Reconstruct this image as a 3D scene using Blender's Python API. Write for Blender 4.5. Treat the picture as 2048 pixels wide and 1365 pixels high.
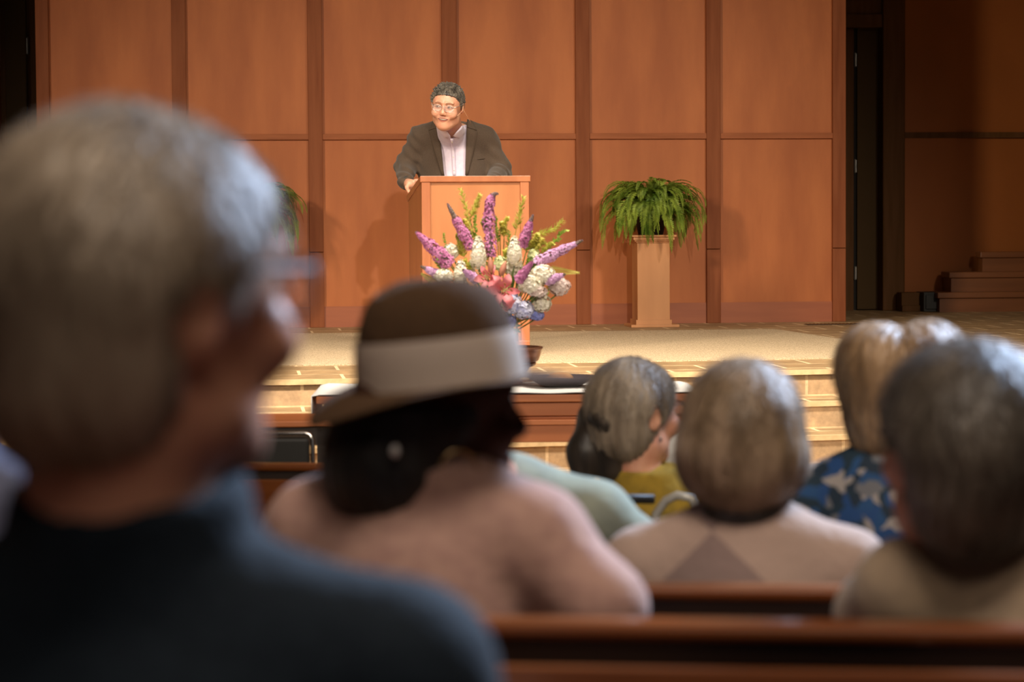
import bpy, bmesh, math, random
import numpy as np
from mathutils import Vector, Matrix
random.seed(7); rng = np.random.RandomState(3)
for o in list(bpy.data.objects): bpy.data.objects.remove(o)
S = bpy.context.scene
COL = S.collection
PI = math.pi

# ------------------------------------------------------------------ camera
F = 2048*85/36; HC = 0.742
YAW = math.radians(6.5); PITCH = math.atan(242.5/F); ROLL = 0.0065
cr = Vector((math.cos(YAW), -math.sin(YAW), 0))
FW = Vector((math.sin(YAW)*math.cos(PITCH), math.cos(YAW)*math.cos(PITCH), -math.sin(PITCH)))
cu = cr.cross(FW)
CX = cr*math.cos(ROLL) - cu*math.sin(ROLL); CY = cu*math.cos(ROLL) + cr*math.sin(ROLL)
CP = Vector((0, 0, HC))
cam = bpy.data.cameras.new('camera'); co = bpy.data.objects.new('camera', cam); COL.objects.link(co)
M = Matrix((CX, CY, -FW)).transposed().to_4x4(); M.translation = CP; co.matrix_world = M
cam.lens = 85; cam.sensor_width = 36; cam.sensor_fit = 'HORIZONTAL'
cam.clip_start = 0.05; cam.clip_end = 100
cam.dof.use_dof = True; cam.dof.focus_distance = 13.5; cam.dof.aperture_fstop = 4.0
S.camera = co
S.view_settings.view_transform = 'Standard'; S.view_settings.look = 'None'
S.view_settings.gamma = 1; S.view_settings.exposure = 0.15; S.view_settings.use_curve_mapping = False

def ray(px, py): return FW + CX*((px-1024)/F) - CY*((py-682.5)/F)
def at(px, py, d): return CP + ray(px, py)*d
def onz(px, py, z):
    r = ray(px, py); return CP + r*((z-HC)/r.z)
def ony(px, py, y):
    r = ray(px, py); return CP + r*(y/r.y)

# ------------------------------------------------------------------ light
w = bpy.data.worlds.new('world'); S.world = w; w.use_nodes = True
w.node_tree.nodes['Background'].inputs[0].default_value = (0.5, 0.42, 0.36, 1)
w.node_tree.nodes['Background'].inputs[1].default_value = 0.02

def aim(o, tgt):
    o.rotation_euler = (Vector(tgt)-o.location).to_track_quat('-Z', 'Y').to_euler()
def spot(name, loc, tgt, power, ang, blend, size, col):
    l = bpy.data.lights.new(name, 'SPOT'); l.energy = power; l.spot_size = math.radians(ang); l.spot_blend = blend
    l.shadow_soft_size = size; l.color = col
    o = bpy.data.objects.new(name, l); COL.objects.link(o); o.location = loc; aim(o, tgt); return o
def area(name, loc, tgt, power, sx, sy, col, spread=180):
    l = bpy.data.lights.new(name, 'AREA'); l.shape = 'RECTANGLE'; l.size = sx; l.size_y = sy; l.energy = power
    l.color = col; l.spread = math.radians(spread)
    o = bpy.data.objects.new(name, l); COL.objects.link(o); o.location = loc; aim(o, tgt); return o
WARM = (1.0, 0.87, 0.69)
spot('key_spot', (1.55, -7.6, 5.3), (1.3, 14.8, -0.10), 4250, 20, 0.9, 0.10, WARM)
spot('left_spot', (-6.5, 4.0, 5.0), (0.9, 14.6, -0.10), 3900, 40, 1.0, 0.55, WARM)
spot('right_spot', (6.5, 3.5, 5.2), (2.9, 15.2, -0.30), 2350, 36, 1.0, 0.45, WARM)
area('stage_wash', (1.5, 8.3, 6.1), (1.5, 12.0, -0.4), 160, 5.0, 0.8, (1.0, 0.90, 0.76), 60)
area('window_light', (5.6, 7.8, 5.4), (0.3, 2.8, 0.5), 205, 1.8, 1.2, (0.56, 0.72, 1.0), 60)
area('nave_fill', (0.2, -1.5, 5.6), (0.8, 3.4, 0.3), 22, 3.0, 2.0, (1.0, 0.84, 0.70), 100)  # added soft fill from above and behind the camera, no modelled fixture
area('overhead_fill', (0.6, 1.2, 5.8), (0.5, 3.2, 0.4), 46, 1.6, 1.2, (1.0, 0.86, 0.74), 90)  # added fill over the rows to lift the jackets, no modelled fixture

# ------------------------------------------------------------------ helpers
def tag(o, label=None, cat=None, group=None, kind=None):
    if label: o['label'] = label
    if cat: o['category'] = cat
    if group: o['group'] = group
    if kind: o['kind'] = kind
    return o
def empty(name, loc=(0, 0, 0), rz=0, **k):
    o = bpy.data.objects.new(name, None); COL.objects.link(o); o.location = loc; o.rotation_euler = (0, 0, rz)
    o.empty_display_size = 0.1
    return tag(o, **k)
def link(name, me, m, parent=None, smooth=False, **k):
    o = bpy.data.objects.new(name, me); COL.objects.link(o)
    for x in (m if isinstance(m, (list, tuple)) else [m]): me.materials.append(x)
    if parent is not None: o.parent = parent
    if smooth: me.polygons.foreach_set('use_smooth', [True]*len(me.polygons))
    return tag(o, **k)
class MB:
    """collects verts and faces of one mesh"""
    def __init__(s): s.v = []; s.f = []; s.mi = []
    def add(s, vs, fs, mi=0):
        n = len(s.v); s.v += [tuple(v) for v in vs]; s.f += [tuple(i+n for i in f) for f in fs]; s.mi += [mi]*len(fs)
    def box(s, c, h, R=None, mi=0):
        vs = []
        for x in (-1, 1):
            for y in (-1, 1):
                for z in (-1, 1):
                    p = Vector((x*h[0], y*h[1], z*h[2]))
                    if R is not None: p = R @ p
                    vs.append(p+Vector(c))
        s.add(vs, [(0, 1, 3, 2), (4, 6, 7, 5), (0, 4, 5, 1), (2, 3, 7, 6), (0, 2, 6, 4), (1, 5, 7, 3)], mi)
    def bx(s, x0, x1, y0, y1, z0, z1, mi=0):
        s.box(((x0+x1)/2, (y0+y1)/2, (z0+z1)/2), (abs(x1-x0)/2, abs(y1-y0)/2, abs(z1-z0)/2), None, mi)
    def tube(s, pts, r, n=8, mi=0, cap=True):
        pts = [Vector(p) for p in pts]; rs = r if isinstance(r, (list, tuple)) else [r]*len(pts)
        base = len(s.v); prev = None
        for i, p in enumerate(pts):
            t = (pts[min(i+1, len(pts)-1)]-pts[max(i-1, 0)]).normalized()
            a = prev if prev is not None else (Vector((0, 0, 1)) if abs(t.z) < 0.9 else Vector((1, 0, 0)))
            u = (a - t*a.dot(t)).normalized(); prev = u; v = t.cross(u)
            for j in range(n):
                q = 2*PI*j/n; s.v.append(tuple(p+(u*math.cos(q)+v*math.sin(q))*rs[i]))
        for i in range(len(pts)-1):
            for j in range(n):
                a = base+i*n+j; b = base+i*n+(j+1) % n
                s.f.append((a, b, b+n, a+n)); s.mi.append(mi)
        if cap:
            s.f.append(tuple(base+j for j in reversed(range(n)))); s.mi.append(mi)
            e = base+(len(pts)-1)*n; s.f.append(tuple(e+j for j in range(n))); s.mi.append(mi)
    def lathe(s, prof, c=(0, 0, 0), n=40, mi=0):
        base = len(s.v); c = Vector(c)
        for r, z in prof:
            for j in range(n):
                q = 2*PI*j/n; s.v.append((c.x+r*math.cos(q), c.y+r*math.sin(q), c.z+z))
        for i in range(len(prof)-1):
            for j in range(n):
                a = base+i*n+j; b = base+i*n+(j+1) % n
                s.f.append((a, b, b+n, a+n)); s.mi.append(mi)
    def prism(s, pts, z0, z1, mi=0):
        n = len(pts)
        vs = [(p[0], p[1], z0) for p in pts]+[(p[0], p[1], z1) for p in pts]
        s.add(vs, [tuple(reversed(range(n))), tuple(range(n, 2*n))]+[(i, (i+1) % n, n+(i+1) % n, n+i) for i in range(n)], mi)
    def build(s, name, m, parent=None, smooth=False, bevel=0, **k):
        me = bpy.data.meshes.new(name); me.from_pydata(s.v, [], s.f); me.update()
        o = link(name, me, m, parent, smooth, **k)
        if max(s.mi or [0]) > 0: me.polygons.foreach_set('material_index', s.mi)
        bm = bmesh.new(); bm.from_mesh(me); bmesh.ops.recalc_face_normals(bm, faces=bm.faces); bm.to_mesh(me); bm.free()
        if bevel:
            b = o.modifiers.new('bevel', 'BEVEL'); b.width = bevel; b.segments = 2; b.limit_method = 'ANGLE'
        return o

# ------------------------------------------------------------------ materials
def mat(name, col, rough=0.6, metal=0, col2=None, scale=8, stretch=(1, 1, 1), bump=0, bscale=None, coat=0, sss=0, spec=0.5, detail=4, lo=0.35, hi=0.65, bd=0.01, sheen=0):
    m = bpy.data.materials.new(name); m.use_nodes = True; nt = m.node_tree; N = nt.nodes; L = nt.links
    b = N['Principled BSDF']; b.inputs['Base Color'].default_value = (*col, 1); b.inputs['Roughness'].default_value = rough
    b.inputs['Metallic'].default_value = metal; b.inputs['Coat Weight'].default_value = coat; b.inputs['Coat Roughness'].default_value = 0.15
    b.inputs['Specular IOR Level'].default_value = spec
    if sheen: b.inputs['Sheen Weight'].default_value = sheen
    if sss:
        b.inputs['Subsurface Weight'].default_value = sss; b.inputs['Subsurface Radius'].default_value = (0.02, 0.008, 0.004); b.inputs['Subsurface Scale'].default_value = 0.5
    if col2 is not None or bump:
        tc = N.new('ShaderNodeTexCoord'); mp = N.new('ShaderNodeMapping'); mp.inputs['Scale'].default_value = stretch
        L.new(tc.outputs['Object'], mp.inputs['Vector'])
        nz = N.new('ShaderNodeTexNoise'); nz.inputs['Scale'].default_value = scale; nz.inputs['Detail'].default_value = detail
        L.new(mp.outputs['Vector'], nz.inputs['Vector'])
    if col2 is not None:
        rp = N.new('ShaderNodeValToRGB'); rp.color_ramp.elements[0].color = (*col, 1); rp.color_ramp.elements[1].color = (*col2, 1)
        rp.color_ramp.elements[0].position = lo; rp.color_ramp.elements[1].position = hi
        L.new(nz.outputs['Fac'], rp.inputs['Fac']); L.new(rp.outputs['Color'], b.inputs['Base Color'])
    if bump:
        n2 = nz
        if bscale:
            n2 = N.new('ShaderNodeTexNoise'); n2.inputs['Scale'].default_value = bscale; n2.inputs['Detail'].default_value = 3
            L.new(mp.outputs['Vector'], n2.inputs['Vector'])
        bn = N.new('ShaderNodeBump'); bn.inputs['Strength'].default_value = bump; bn.inputs['Distance'].default_value = bd
        L.new(n2.outputs['Fac'], bn.inputs['Height']); L.new(bn.outputs['Normal'], b.inputs['Normal'])
    return m
def lin(r, g, b): return tuple(((c/255)/12.92 if c/255 <= 0.04045 else (((c/255)+0.055)/1.055)**2.4) for c in (r, g, b))
def tilemat(name, axes, bw, bh, off, mort, c1, c2, cm, rot=0, shift=(0, 0)):
    m = bpy.data.materials.new(name); m.use_nodes = True; nt = m.node_tree; N = nt.nodes; L = nt.links
    b = N['Principled BSDF']; b.inputs['Roughness'].default_value = 0.55
    tc = N.new('ShaderNodeTexCoord'); sp = N.new('ShaderNodeSeparateXYZ'); cb = N.new('ShaderNodeCombineXYZ')
    mp = N.new('ShaderNodeMapping'); mp.inputs['Rotation'].default_value = (0, 0, rot); mp.inputs['Location'].default_value = (shift[0], shift[1], 0)
    L.new(tc.outputs['Object'], sp.inputs[0]); L.new(sp.outputs[axes[0]], cb.inputs[0]); L.new(sp.outputs[axes[1]], cb.inputs[1])
    L.new(cb.outputs[0], mp.inputs['Vector'])
    br = N.new('ShaderNodeTexBrick'); br.inputs['Scale'].default_value = 1; br.inputs['Brick Width'].default_value = bw
    br.inputs['Row Height'].default_value = bh; br.inputs['Mortar Size'].default_value = mort; br.inputs['Mortar Smooth'].default_value = 0.2
    br.offset = off; br.inputs['Color1'].default_value = (*c1, 1); br.inputs['Color2'].default_value = (*c2, 1); br.inputs['Mortar'].default_value = (*cm, 1)
    L.new(mp.outputs['Vector'], br.inputs['Vector'])
    nz = N.new('ShaderNodeTexNoise'); nz.inputs['Scale'].default_value = 9; nz.inputs['Detail'].default_value = 8; nz.inputs['Roughness'].default_value = 0.7
    L.new(tc.outputs['Object'], nz.inputs['Vector'])
    rp = N.new('ShaderNodeValToRGB'); rp.color_ramp.elements[0].color = (0.60, 0.58, 0.56, 1); rp.color_ramp.elements[1].color = (1.25, 1.22, 1.15, 1)
    rp.color_ramp.elements[0].position = 0.3; rp.color_ramp.elements[1].position = 0.7
    L.new(nz.outputs['Fac'], rp.inputs['Fac'])
    mx = N.new('ShaderNodeMix'); mx.data_type = 'RGBA'; mx.blend_type = 'MULTIPLY'; mx.inputs[0].default_value = 1
    L.new(br.outputs['Color'], mx.inputs[6]); L.new(rp.outputs['Color'], mx.inputs[7]); L.new(mx.outputs[2], b.inputs['Base Color'])
    bn = N.new('ShaderNodeBump'); bn.inputs['Strength'].default_value = 0.3; bn.inputs['Distance'].default_value = 0.004
    L.new(nz.outputs['Fac'], bn.inputs['Height']); L.new(bn.outputs['Normal'], b.inputs['Normal'])
    return m
WG = (6, 6, 0.5)
m_panel = mat('wood_panel', (0.36, 0.100, 0.027), 0.5, spec=.3, col2=(0.47, 0.146, 0.042), scale=2.6, stretch=(1.6, 1, 0.35), detail=7, bump=0.05, bscale=40)
m_stile = mat('wood_stile', (0.20, 0.050, 0.012), 0.6, spec=.25, col2=(0.25, 0.072, 0.022), scale=4, stretch=WG)
m_rail = mat('wood_rail', (0.27, 0.076, 0.022), 0.55, spec=.25, col2=(0.36, 0.11, 0.038), scale=4, stretch=(.6, 6, 6))
m_base = mat('wood_base', (0.28, 0.070, 0.022), 0.5, col2=(0.33, 0.088, 0.028), scale=3, stretch=(.6, 3, 6))
m_lect = mat('wood_lectern', (0.38, 0.138, 0.046), 0.4, col2=(0.45, 0.175, 0.062), scale=2.5, stretch=(3, 3, .6))
m_lectf = mat('wood_lectern_frame', (0.34, 0.11, 0.042), 0.35, col2=(0.42, 0.15, 0.06), scale=3, stretch=(4, 4, .6))
m_pew = mat('wood_pew', (0.15, 0.040, 0.007), 0.28, col2=(0.22, 0.062, 0.012), scale=5, stretch=(.5, 5, 5), coat=0.6)
m_pew_shade = mat('wood_pew_shade', (0.022, 0.009, 0.004), 0.5)  # near-black colour carries the shade on the unlit pew backs
m_tablew = mat('wood_table', (0.52, 0.155, 0.05), 0.4, col2=(0.60, 0.20, 0.07), scale=4, stretch=(.5, 5, 5))
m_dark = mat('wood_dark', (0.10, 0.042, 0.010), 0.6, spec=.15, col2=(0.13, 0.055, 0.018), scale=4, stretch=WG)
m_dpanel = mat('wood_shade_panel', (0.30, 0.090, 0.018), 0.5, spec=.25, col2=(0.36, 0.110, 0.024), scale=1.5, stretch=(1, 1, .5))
m_metal = mat('steel', (0.7, 0.68, 0.64), 0.3, 1)
m_cloth = mat('white_linen', (0.80, 0.78, 0.76), 0.8, bump=0.3, scale=12)
m_carpet = mat('carpet_tan', lin(158, 134, 104), 0.95, col2=lin(228, 204, 168), scale=210, detail=2, lo=0.42, hi=0.58, bump=0.15, bd=.003, spec=0.1)
m_tile = tilemat('floor_tile', (0, 1), .40, .335, .5, .009, lin(172, 142, 104), lin(156, 128, 92), lin(236, 210, 168), shift=(.1, .02))
m_riser = tilemat('riser_tile', (0, 2), .46, .127, .5, .008, lin(186, 156, 122), lin(174, 144, 110), lin(214, 186, 148))
m_nave = mat('nave_carpet', lin(70, 52, 44), 0.95, col2=lin(58, 42, 36), scale=60)
m_plaster = mat('plaster', (0.42, 0.34, 0.27), 0.8)
m_ceil = mat('ceiling_paint', (0.5, 0.44, 0.38), 0.9)
m_black = mat('black_metal', (0.015, 0.014, 0.012), 0.5)

# ------------------------------------------------------------------ room
WY = 16.9
def wx(px, y=450, Y=WY): return ony(px, y, Y).x
WT = 4.6
XL = wx(77); XR = wx(1691)
z_rail = ony(1024, 273, WY).z
# main floor of the stage with a faceted front edge
edge_px = [(-420, 766), (120, 766), (580, 761), (1060, 750), (1390, 745), (1600, 741), (1730, 738), (1900, 727), (2040, 718), (2300, 698)]
edge = [onz(x, y, 0) for x, y in edge_px]
edge[0].x = -9
edge = [Vector((e.x, e.y, 0)) for e in edge]
edge[-1].x = 9; edge[-1].y += 1.5
mb = MB()
mb.prism([(e.x, e.y) for e in edge]+[(9, 20.5), (-9, 20.5)], -0.05, 0)
mb.build('stage_floor', m_tile, kind='structure')
RI = .127; TR = .36; NS = 7
def offs(k):
    return [Vector((e.x, e.y - k*TR, 0)) for e in edge]
for k in range(NS):
    a = offs(k); zt = -RI*k
    mb = MB()
    # riser face below tread k, with a nosing lip
    for i in range(len(a)-1):
        p, q = a[i], a[i+1]
        mb.add([(p.x, p.y, zt-RI), (q.x, q.y, zt-RI), (q.x, q.y, zt-.012), (p.x, p.y, zt-.012)], [(0, 1, 2, 3)], 1)
        mb.add([(p.x, p.y-.012, zt-.022), (q.x, q.y-.012, zt-.022), (q.x, q.y-.012, zt+.001), (p.x, p.y-.012, zt+.001)], [(0, 1, 2, 3)], 2)
        mb.add([(p.x, p.y-.012, zt+.001), (q.x, q.y-.012, zt+.001), (q.x, q.y+.03, zt+.001), (p.x, p.y+.03, zt+.001)], [(0, 1, 2, 3)], 2)
        mb.add([(p.x, p.y-.012, zt-.022), (q.x, q.y-.012, zt-.022), (q.x, q.y, zt-.022), (p.x, p.y, zt-.022)], [(3, 2, 1, 0)], 2)
        if k < NS-1:
            mb.add([(p.x, p.y-TR, zt-RI), (q.x, q.y-TR, zt-RI), (q.x, q.y+.001, zt-RI), (p.x, p.y+.001, zt-RI)], [(0, 1, 2, 3)], 0)
    m_nose = globals().setdefault('m_nosing', mat('step_nosing', lin(222, 190, 144), 0.5, col2=lin(200, 168, 124), scale=20))
    mb.build('stage_step', [m_tile, m_riser, m_nose], kind='structure')
ZN = -RI*NS   # nave floor in front of the steps
def floor_z(y):
    if y > 6.3: return ZN
    return ZN + (6.3-y)*0.083
mb = MB()
yy = edge[4].y - (NS-1)*TR
mb.add([(-9, yy+3, ZN), (9, yy+3, ZN), (9, 6.3, ZN), (-9, 6.3, ZN)], [(0, 1, 2, 3)])
mb.add([(-9, 6.3, ZN), (9, 6.3, ZN), (9, -10, floor_z(-10)), (-9, -10, floor_z(-10))], [(0, 1, 2, 3)])
mb.build('floor', m_nave, kind='structure')
# room shell
mb = MB(); mb.bx(-9.2, -9, -10, 20.6, -1, 6.4); mb.build('wall_left', m_plaster, kind='structure')
mb = MB(); mb.bx(9, 9.2, -10, 20.6, -1, 6.4); mb.build('wall_right', m_plaster, kind='structure')
mb = MB(); mb.bx(-9.2, 9.2, -10.2, -10, -1, 6.4); mb.build('wall_rear', m_plaster, kind='structure')
mb = MB(); mb.bx(-9.2, 9.2, -10.2, 20.8, 6.4, 6.6); mb.build('ceiling', m_ceil, kind='structure')
mb = MB(); mb.bx(-9.2, 9.2, 20.5, 20.7, -.1, 6.4); mb.build('wall_behind', m_dark, kind='structure')
# panelled wall
mb = MB(); mb.bx(XL+.01, XR-.01, WY+.02, WY+.16, 0, WT); mb.build('wall_stage', m_panel, kind='structure')
mb = MB(); mb.bx(XL, XR, WY-.03, WY+.18, WT, WT+.15); mb.build('trim_1', m_stile, kind='structure')
st = [(77, 103), (348, 376), (618.5, 647), (886, 916), (1152.5, 1180), (1413, 1441), (1665, 1691)]
zj = ony(1000, 502, WY).z
n = 2
for i, (a, b) in enumerate(st):
    x0, x1 = wx(a), wx(b)
    mb = MB(); mb.bx(x0, x1, WY-.012, WY+.05, 0, zj-.002); mb.bx(x0, x1, WY-.012, WY+.05, zj+.002, WT)
    mb.build('trim_%d' % n, m_stile, kind='structure', bevel=.003); n += 1
z_b = ony(1300, 607, WY).z
for i in range(6):
    x0, x1 = wx(st[i][1])-.006, wx(st[i+1][0])+.006
    mb = MB(); mb.bx(x0, x1, WY-.004, WY+.05, z_rail-.02, z_rail+.02)
    mb.bx(x0, x1, WY-.004, WY+.05, z_rail+1.75, z_rail+1.79)
    mb.build('trim_%d' % n, m_rail, kind='structure', bevel=.002); n += 1
    mb = MB(); mb.bx(x0, x1, WY+.010, WY+.05, 0, z_b); mb.build('baseboard_%d' % (i+1), m_base, kind='structure')
# returns of the panelled wall
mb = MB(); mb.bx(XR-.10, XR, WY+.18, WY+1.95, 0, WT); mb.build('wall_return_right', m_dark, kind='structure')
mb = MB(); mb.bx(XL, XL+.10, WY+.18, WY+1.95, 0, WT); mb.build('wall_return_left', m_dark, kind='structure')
# recess on the right: door, frame, dark panelled wall
RY = WY+1.9
def rx(px): return wx(px, 450, RY)
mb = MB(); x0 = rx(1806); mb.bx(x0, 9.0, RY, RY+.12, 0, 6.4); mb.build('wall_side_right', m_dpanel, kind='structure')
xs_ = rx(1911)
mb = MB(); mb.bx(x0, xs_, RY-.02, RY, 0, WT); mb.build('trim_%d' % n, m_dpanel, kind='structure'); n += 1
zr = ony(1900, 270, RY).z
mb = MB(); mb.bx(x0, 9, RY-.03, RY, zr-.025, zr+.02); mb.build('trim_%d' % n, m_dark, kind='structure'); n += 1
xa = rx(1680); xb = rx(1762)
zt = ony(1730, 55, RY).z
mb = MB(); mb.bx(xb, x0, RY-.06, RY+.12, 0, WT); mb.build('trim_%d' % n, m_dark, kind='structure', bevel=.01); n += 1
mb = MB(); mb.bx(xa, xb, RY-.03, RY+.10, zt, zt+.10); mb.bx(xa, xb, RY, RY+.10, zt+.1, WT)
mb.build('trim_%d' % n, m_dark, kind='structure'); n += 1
dr = empty('door_1', (rx(1716), RY+.10, 0), kind='structure')
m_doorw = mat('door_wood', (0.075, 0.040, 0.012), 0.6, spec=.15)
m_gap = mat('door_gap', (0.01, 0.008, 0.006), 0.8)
dw = rx(1760)-rx(1720)
mb = MB(); mb.bx(rx(1721)-rx(1716), xb-rx(1716), 0, .05, 0.01, zt); mb.build('door_leaf', m_doorw, dr)
mb = MB(); mb.bx(xa-rx(1716), -0.02, -.04, .05, 0, zt); mb.build('door_jamb', m_dark, dr)
mb = MB(); mb.bx(-.02, rx(1721)-rx(1716), .03, .06, 0, zt); mb.build('door_gap', m_gap, dr)
for yp in (118, 332, 547):
    zc = ony(1716, yp, RY).z
    mb = MB(); mb.tube([(0, -.01, zc-.055), (0, -.01, zc+.055)], .006, 8); mb.box((.004, .012, zc), (.008, .014, .05)); mb.build('hinge', m_metal, dr)
# left recess with door
lx = lambda px: wx(px, 450, RY)
mb = MB(); mb.bx(-9.0, lx(10), RY-.4, RY-.28, 0, 6.4); mb.build('wall_side_left', m_dpanel, kind='structure')
mb = MB(); mb.bx(lx(10), lx(13), RY-.42, RY-.26, 0, WT); mb.build('trim_%d' % n, m_panel, kind='structure'); n += 1
dl = empty('door_2', (lx(60), RY+.10, 0), kind='structure')
mb = MB(); mb.bx(lx(14)-lx(60), lx(56)-lx(60), 0, .05, .01, 3.0); mb.build('door_leaf', m_doorw, dl)
mb = MB(); mb.bx(.02, lx(100)-lx(60), -.04, .05, 0, 3.0); mb.build('door_jamb', m_dark, dl)
for yp in (318, 560, 90):
    zc = ony(60, yp, RY).z
    mb = MB(); mb.tube([(0, -.01, zc-.07), (0, -.01, zc+.07)], .006, 8); mb.box((-.004, .012, zc), (.008, .014, .06)); mb.build('hinge', m_metal, dl)
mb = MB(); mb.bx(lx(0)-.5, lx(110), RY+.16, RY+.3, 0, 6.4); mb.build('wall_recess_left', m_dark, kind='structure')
# stage carpet
cp = [onz(-250, 676, 0), onz(560, 668.5, 0), onz(1130, 664, 0), onz(1548, 659, 0), onz(1722, 685, 0), onz(1822, 700, 0), onz(1905, 713.5, 0),
      onz(1600, 719, 0), onz(1200, 725.5, 0), onz(600, 732, 0), onz(-250, 738, 0)]
mb = MB(); mb.prism([(p.x, p.y) for p in cp], 0, .003); tag(mb.build('stage_carpet', m_carpet), 'tan speckled carpet laid on the tiled stage under the lectern', 'carpet')
p0 = onz(1612, 650, 0); p1 = onz(1718, 649, 0)
ve = empty('floor_vent', ((p0.x+p1.x)/2, p0.y, 0), label='dark slotted floor vent at the foot of the right end of the wall', cat='vent')
hw = (p1.x-p0.x)/2
mb = MB(); mb.bx(-hw, hw, -.07, .07, 0.0, .002); mb.build('well', m_black, ve)
mb = MB()
for i in range(14): mb.bx(-hw+.01+i*hw/7, -hw+.02+i*hw/7, -.065, .065, .002, .005)
mb.build('grille', m_dark, ve)
# wooden stairs at the far right
sr = empty('wooden_stairs', onz(1880, 625, 0), rz=math.radians(-2), label='wooden stairs rising in the dark corner at the far right', cat='stairs')
m_swood = mat('stair_wood', (0.17, 0.055, 0.015), 0.4, col2=(0.21, 0.07, 0.02), scale=3, stretch=(.5, 5, 5))
for k, xo in enumerate((0, .12, .40)):
    mb = MB(); mb.bx(xo, 3.2, k*.11+.012, .36, k*.155, k*.155+.105); mb.build('riser', m_swood, sr)
    mb = MB(); mb.bx(xo-.02, 3.2, k*.11-.008, .36, k*.155+.108, k*.155+.155); mb.build('tread', m_swood, sr, bevel=.006)
b_ = onz(1862, 624, 0)
mb = MB(); mb.bx(b_.x-.065, b_.x+.065, b_.y-.02, b_.y+.2, 0, .155); mb.bx(b_.x-.05, b_.x+.05, b_.y-.03, b_.y-.02, .02, .135)
tag(mb.build('floor_box', m_black, bevel=.008), 'small black box on the floor beside the wooden stairs', 'box')
mb = MB(); c_ = onz(1829, 624, 0); mb.bx(c_.x-.09, c_.x+.06, c_.y+.05, c_.y+.2, 0, .15); mb.bx(c_.x-.09, c_.x+.06, c_.y+.03, c_.y+.05, .0, .05)
tag(mb.build('floor_crate', m_dark, bevel=.005), 'low dark brown crate on the floor between doorway and black box', 'crate')

# ------------------------------------------------------------------ lectern
LD = 13.2
lf = onz(953.5, 0, 0) if False else None
g = at(953.5, 720, LD); LO = Vector((g.x, g.y, 0))
lec = empty('lectern', LO, rz=math.radians(3.8), label='wooden lectern with light inset front panel, speaker behind it', cat='lectern')
LZ = at(953.5, 352, LD).z
W2 = 217/(F/LD)/2; DP = .52; SL = .10
mb = MB(); mb.bx(-W2+.045, W2-.045, .012, .03, .02, LZ-.03); mb.build('front_panel', m_lect, lec)
mb = MB(); mb.bx(-W2, -W2+.048, 0, .03, 0, LZ-.03); mb.bx(W2-.048, W2, 0, .03, 0, LZ-.03); mb.bx(-W2, W2, -.001, .03, 0, .08)
mb.build('front_frame', m_lectf, lec, bevel=.003)
for s in (-1, 1):
    mb = MB(); x0, x1 = (s*W2, s*(W2-.025))
    vs = [(x, y, z) for x in (x0, x1) for (y, z) in ((.03, 0), (DP, 0), (DP, LZ-SL-.035), (.03, LZ-.035))]
    mb.add(vs, [(0, 1, 2, 3), (7, 6, 5, 4), (0, 4, 5, 1), (1, 5, 6, 2), (2, 6, 7, 3), (3, 7, 4, 0)]); mb.build('side_panel', m_lectf, lec)
mb = MB(); o_ = .008
mb.add([(-W2-o_, -.006, LZ-.033), (W2+o_, -.006, LZ-.033), (W2+o_, -.006, LZ), (-W2-o_, -.006, LZ),
        (-W2-o_, DP+.02, LZ-SL-.035), (W2+o_, DP+.02, LZ-SL-.035), (W2+o_, DP+.02, LZ-SL), (-W2-o_, DP+.02, LZ-SL)],
       [(0, 1, 2, 3), (5, 4, 7, 6), (3, 2, 6, 7), (1, 0, 4, 5), (0, 3, 7, 4), (2, 1, 5, 6)])
mb.build('top_board', m_lectf, lec, bevel=.003)
mb = MB(); mb.bx(-W2+.03, W2-.03, .05, DP-.02, .45, .47); mb.build('shelf', m_lectf, lec)
mb = MB(); mb.bx(W2-.075, W2-.066, -.004, .012, .08, .40); mb.build('cord_cover', m_dark, lec)

# ------------------------------------------------------------------ communion table
TD = 9.5; TZ = at(1000, 791, TD).z
tl = at(632, 770, TD); trr = at(1392, 770, TD)
TL_ = (trr-tl).length
tab = empty('communion_table', (tl.x, tl.y, ZN), rz=math.atan2(trr.y-tl.y, trr.x-tl.x)+math.radians(.8), label='reddish wooden communion table in front of the stage steps', cat='table')
h = TZ-ZN
TDp = .60
mb = MB(); mb.bx(0, TL_, 0, TDp, h-.03, h); mb.build('tabletop', m_tablew, tab, bevel=.004)
mb = MB(); mb.bx(.03, TL_-.03, .02, .045, h-.086, h-.03)
mb.bx(.03, TL_-.03, .035, .05, h-.10, h-.086); mb.bx(.03, TL_-.03, .012, .045, h-.122, h-.10); mb.bx(.03, TL_-.03, .02, .045, h-.19, h-.122)
for y in (TDp-.045,): mb.bx(.03, TL_-.03, y, y+.025, h-.19, h-.03)
for x in (.03, TL_-.055): mb.bx(x, x+.025, .045, TDp-.045, h-.19, h-.03)
mb.build('apron', m_tablew, tab, bevel=.003)
for x in (.03, TL_-.11):
    for y in (.02, TDp-.1):
        mb = MB(); mb.bx(x, x+.08, y, y+.08, 0, h-.19); mb.build('leg', m_tablew, tab, bevel=.005)
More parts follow.
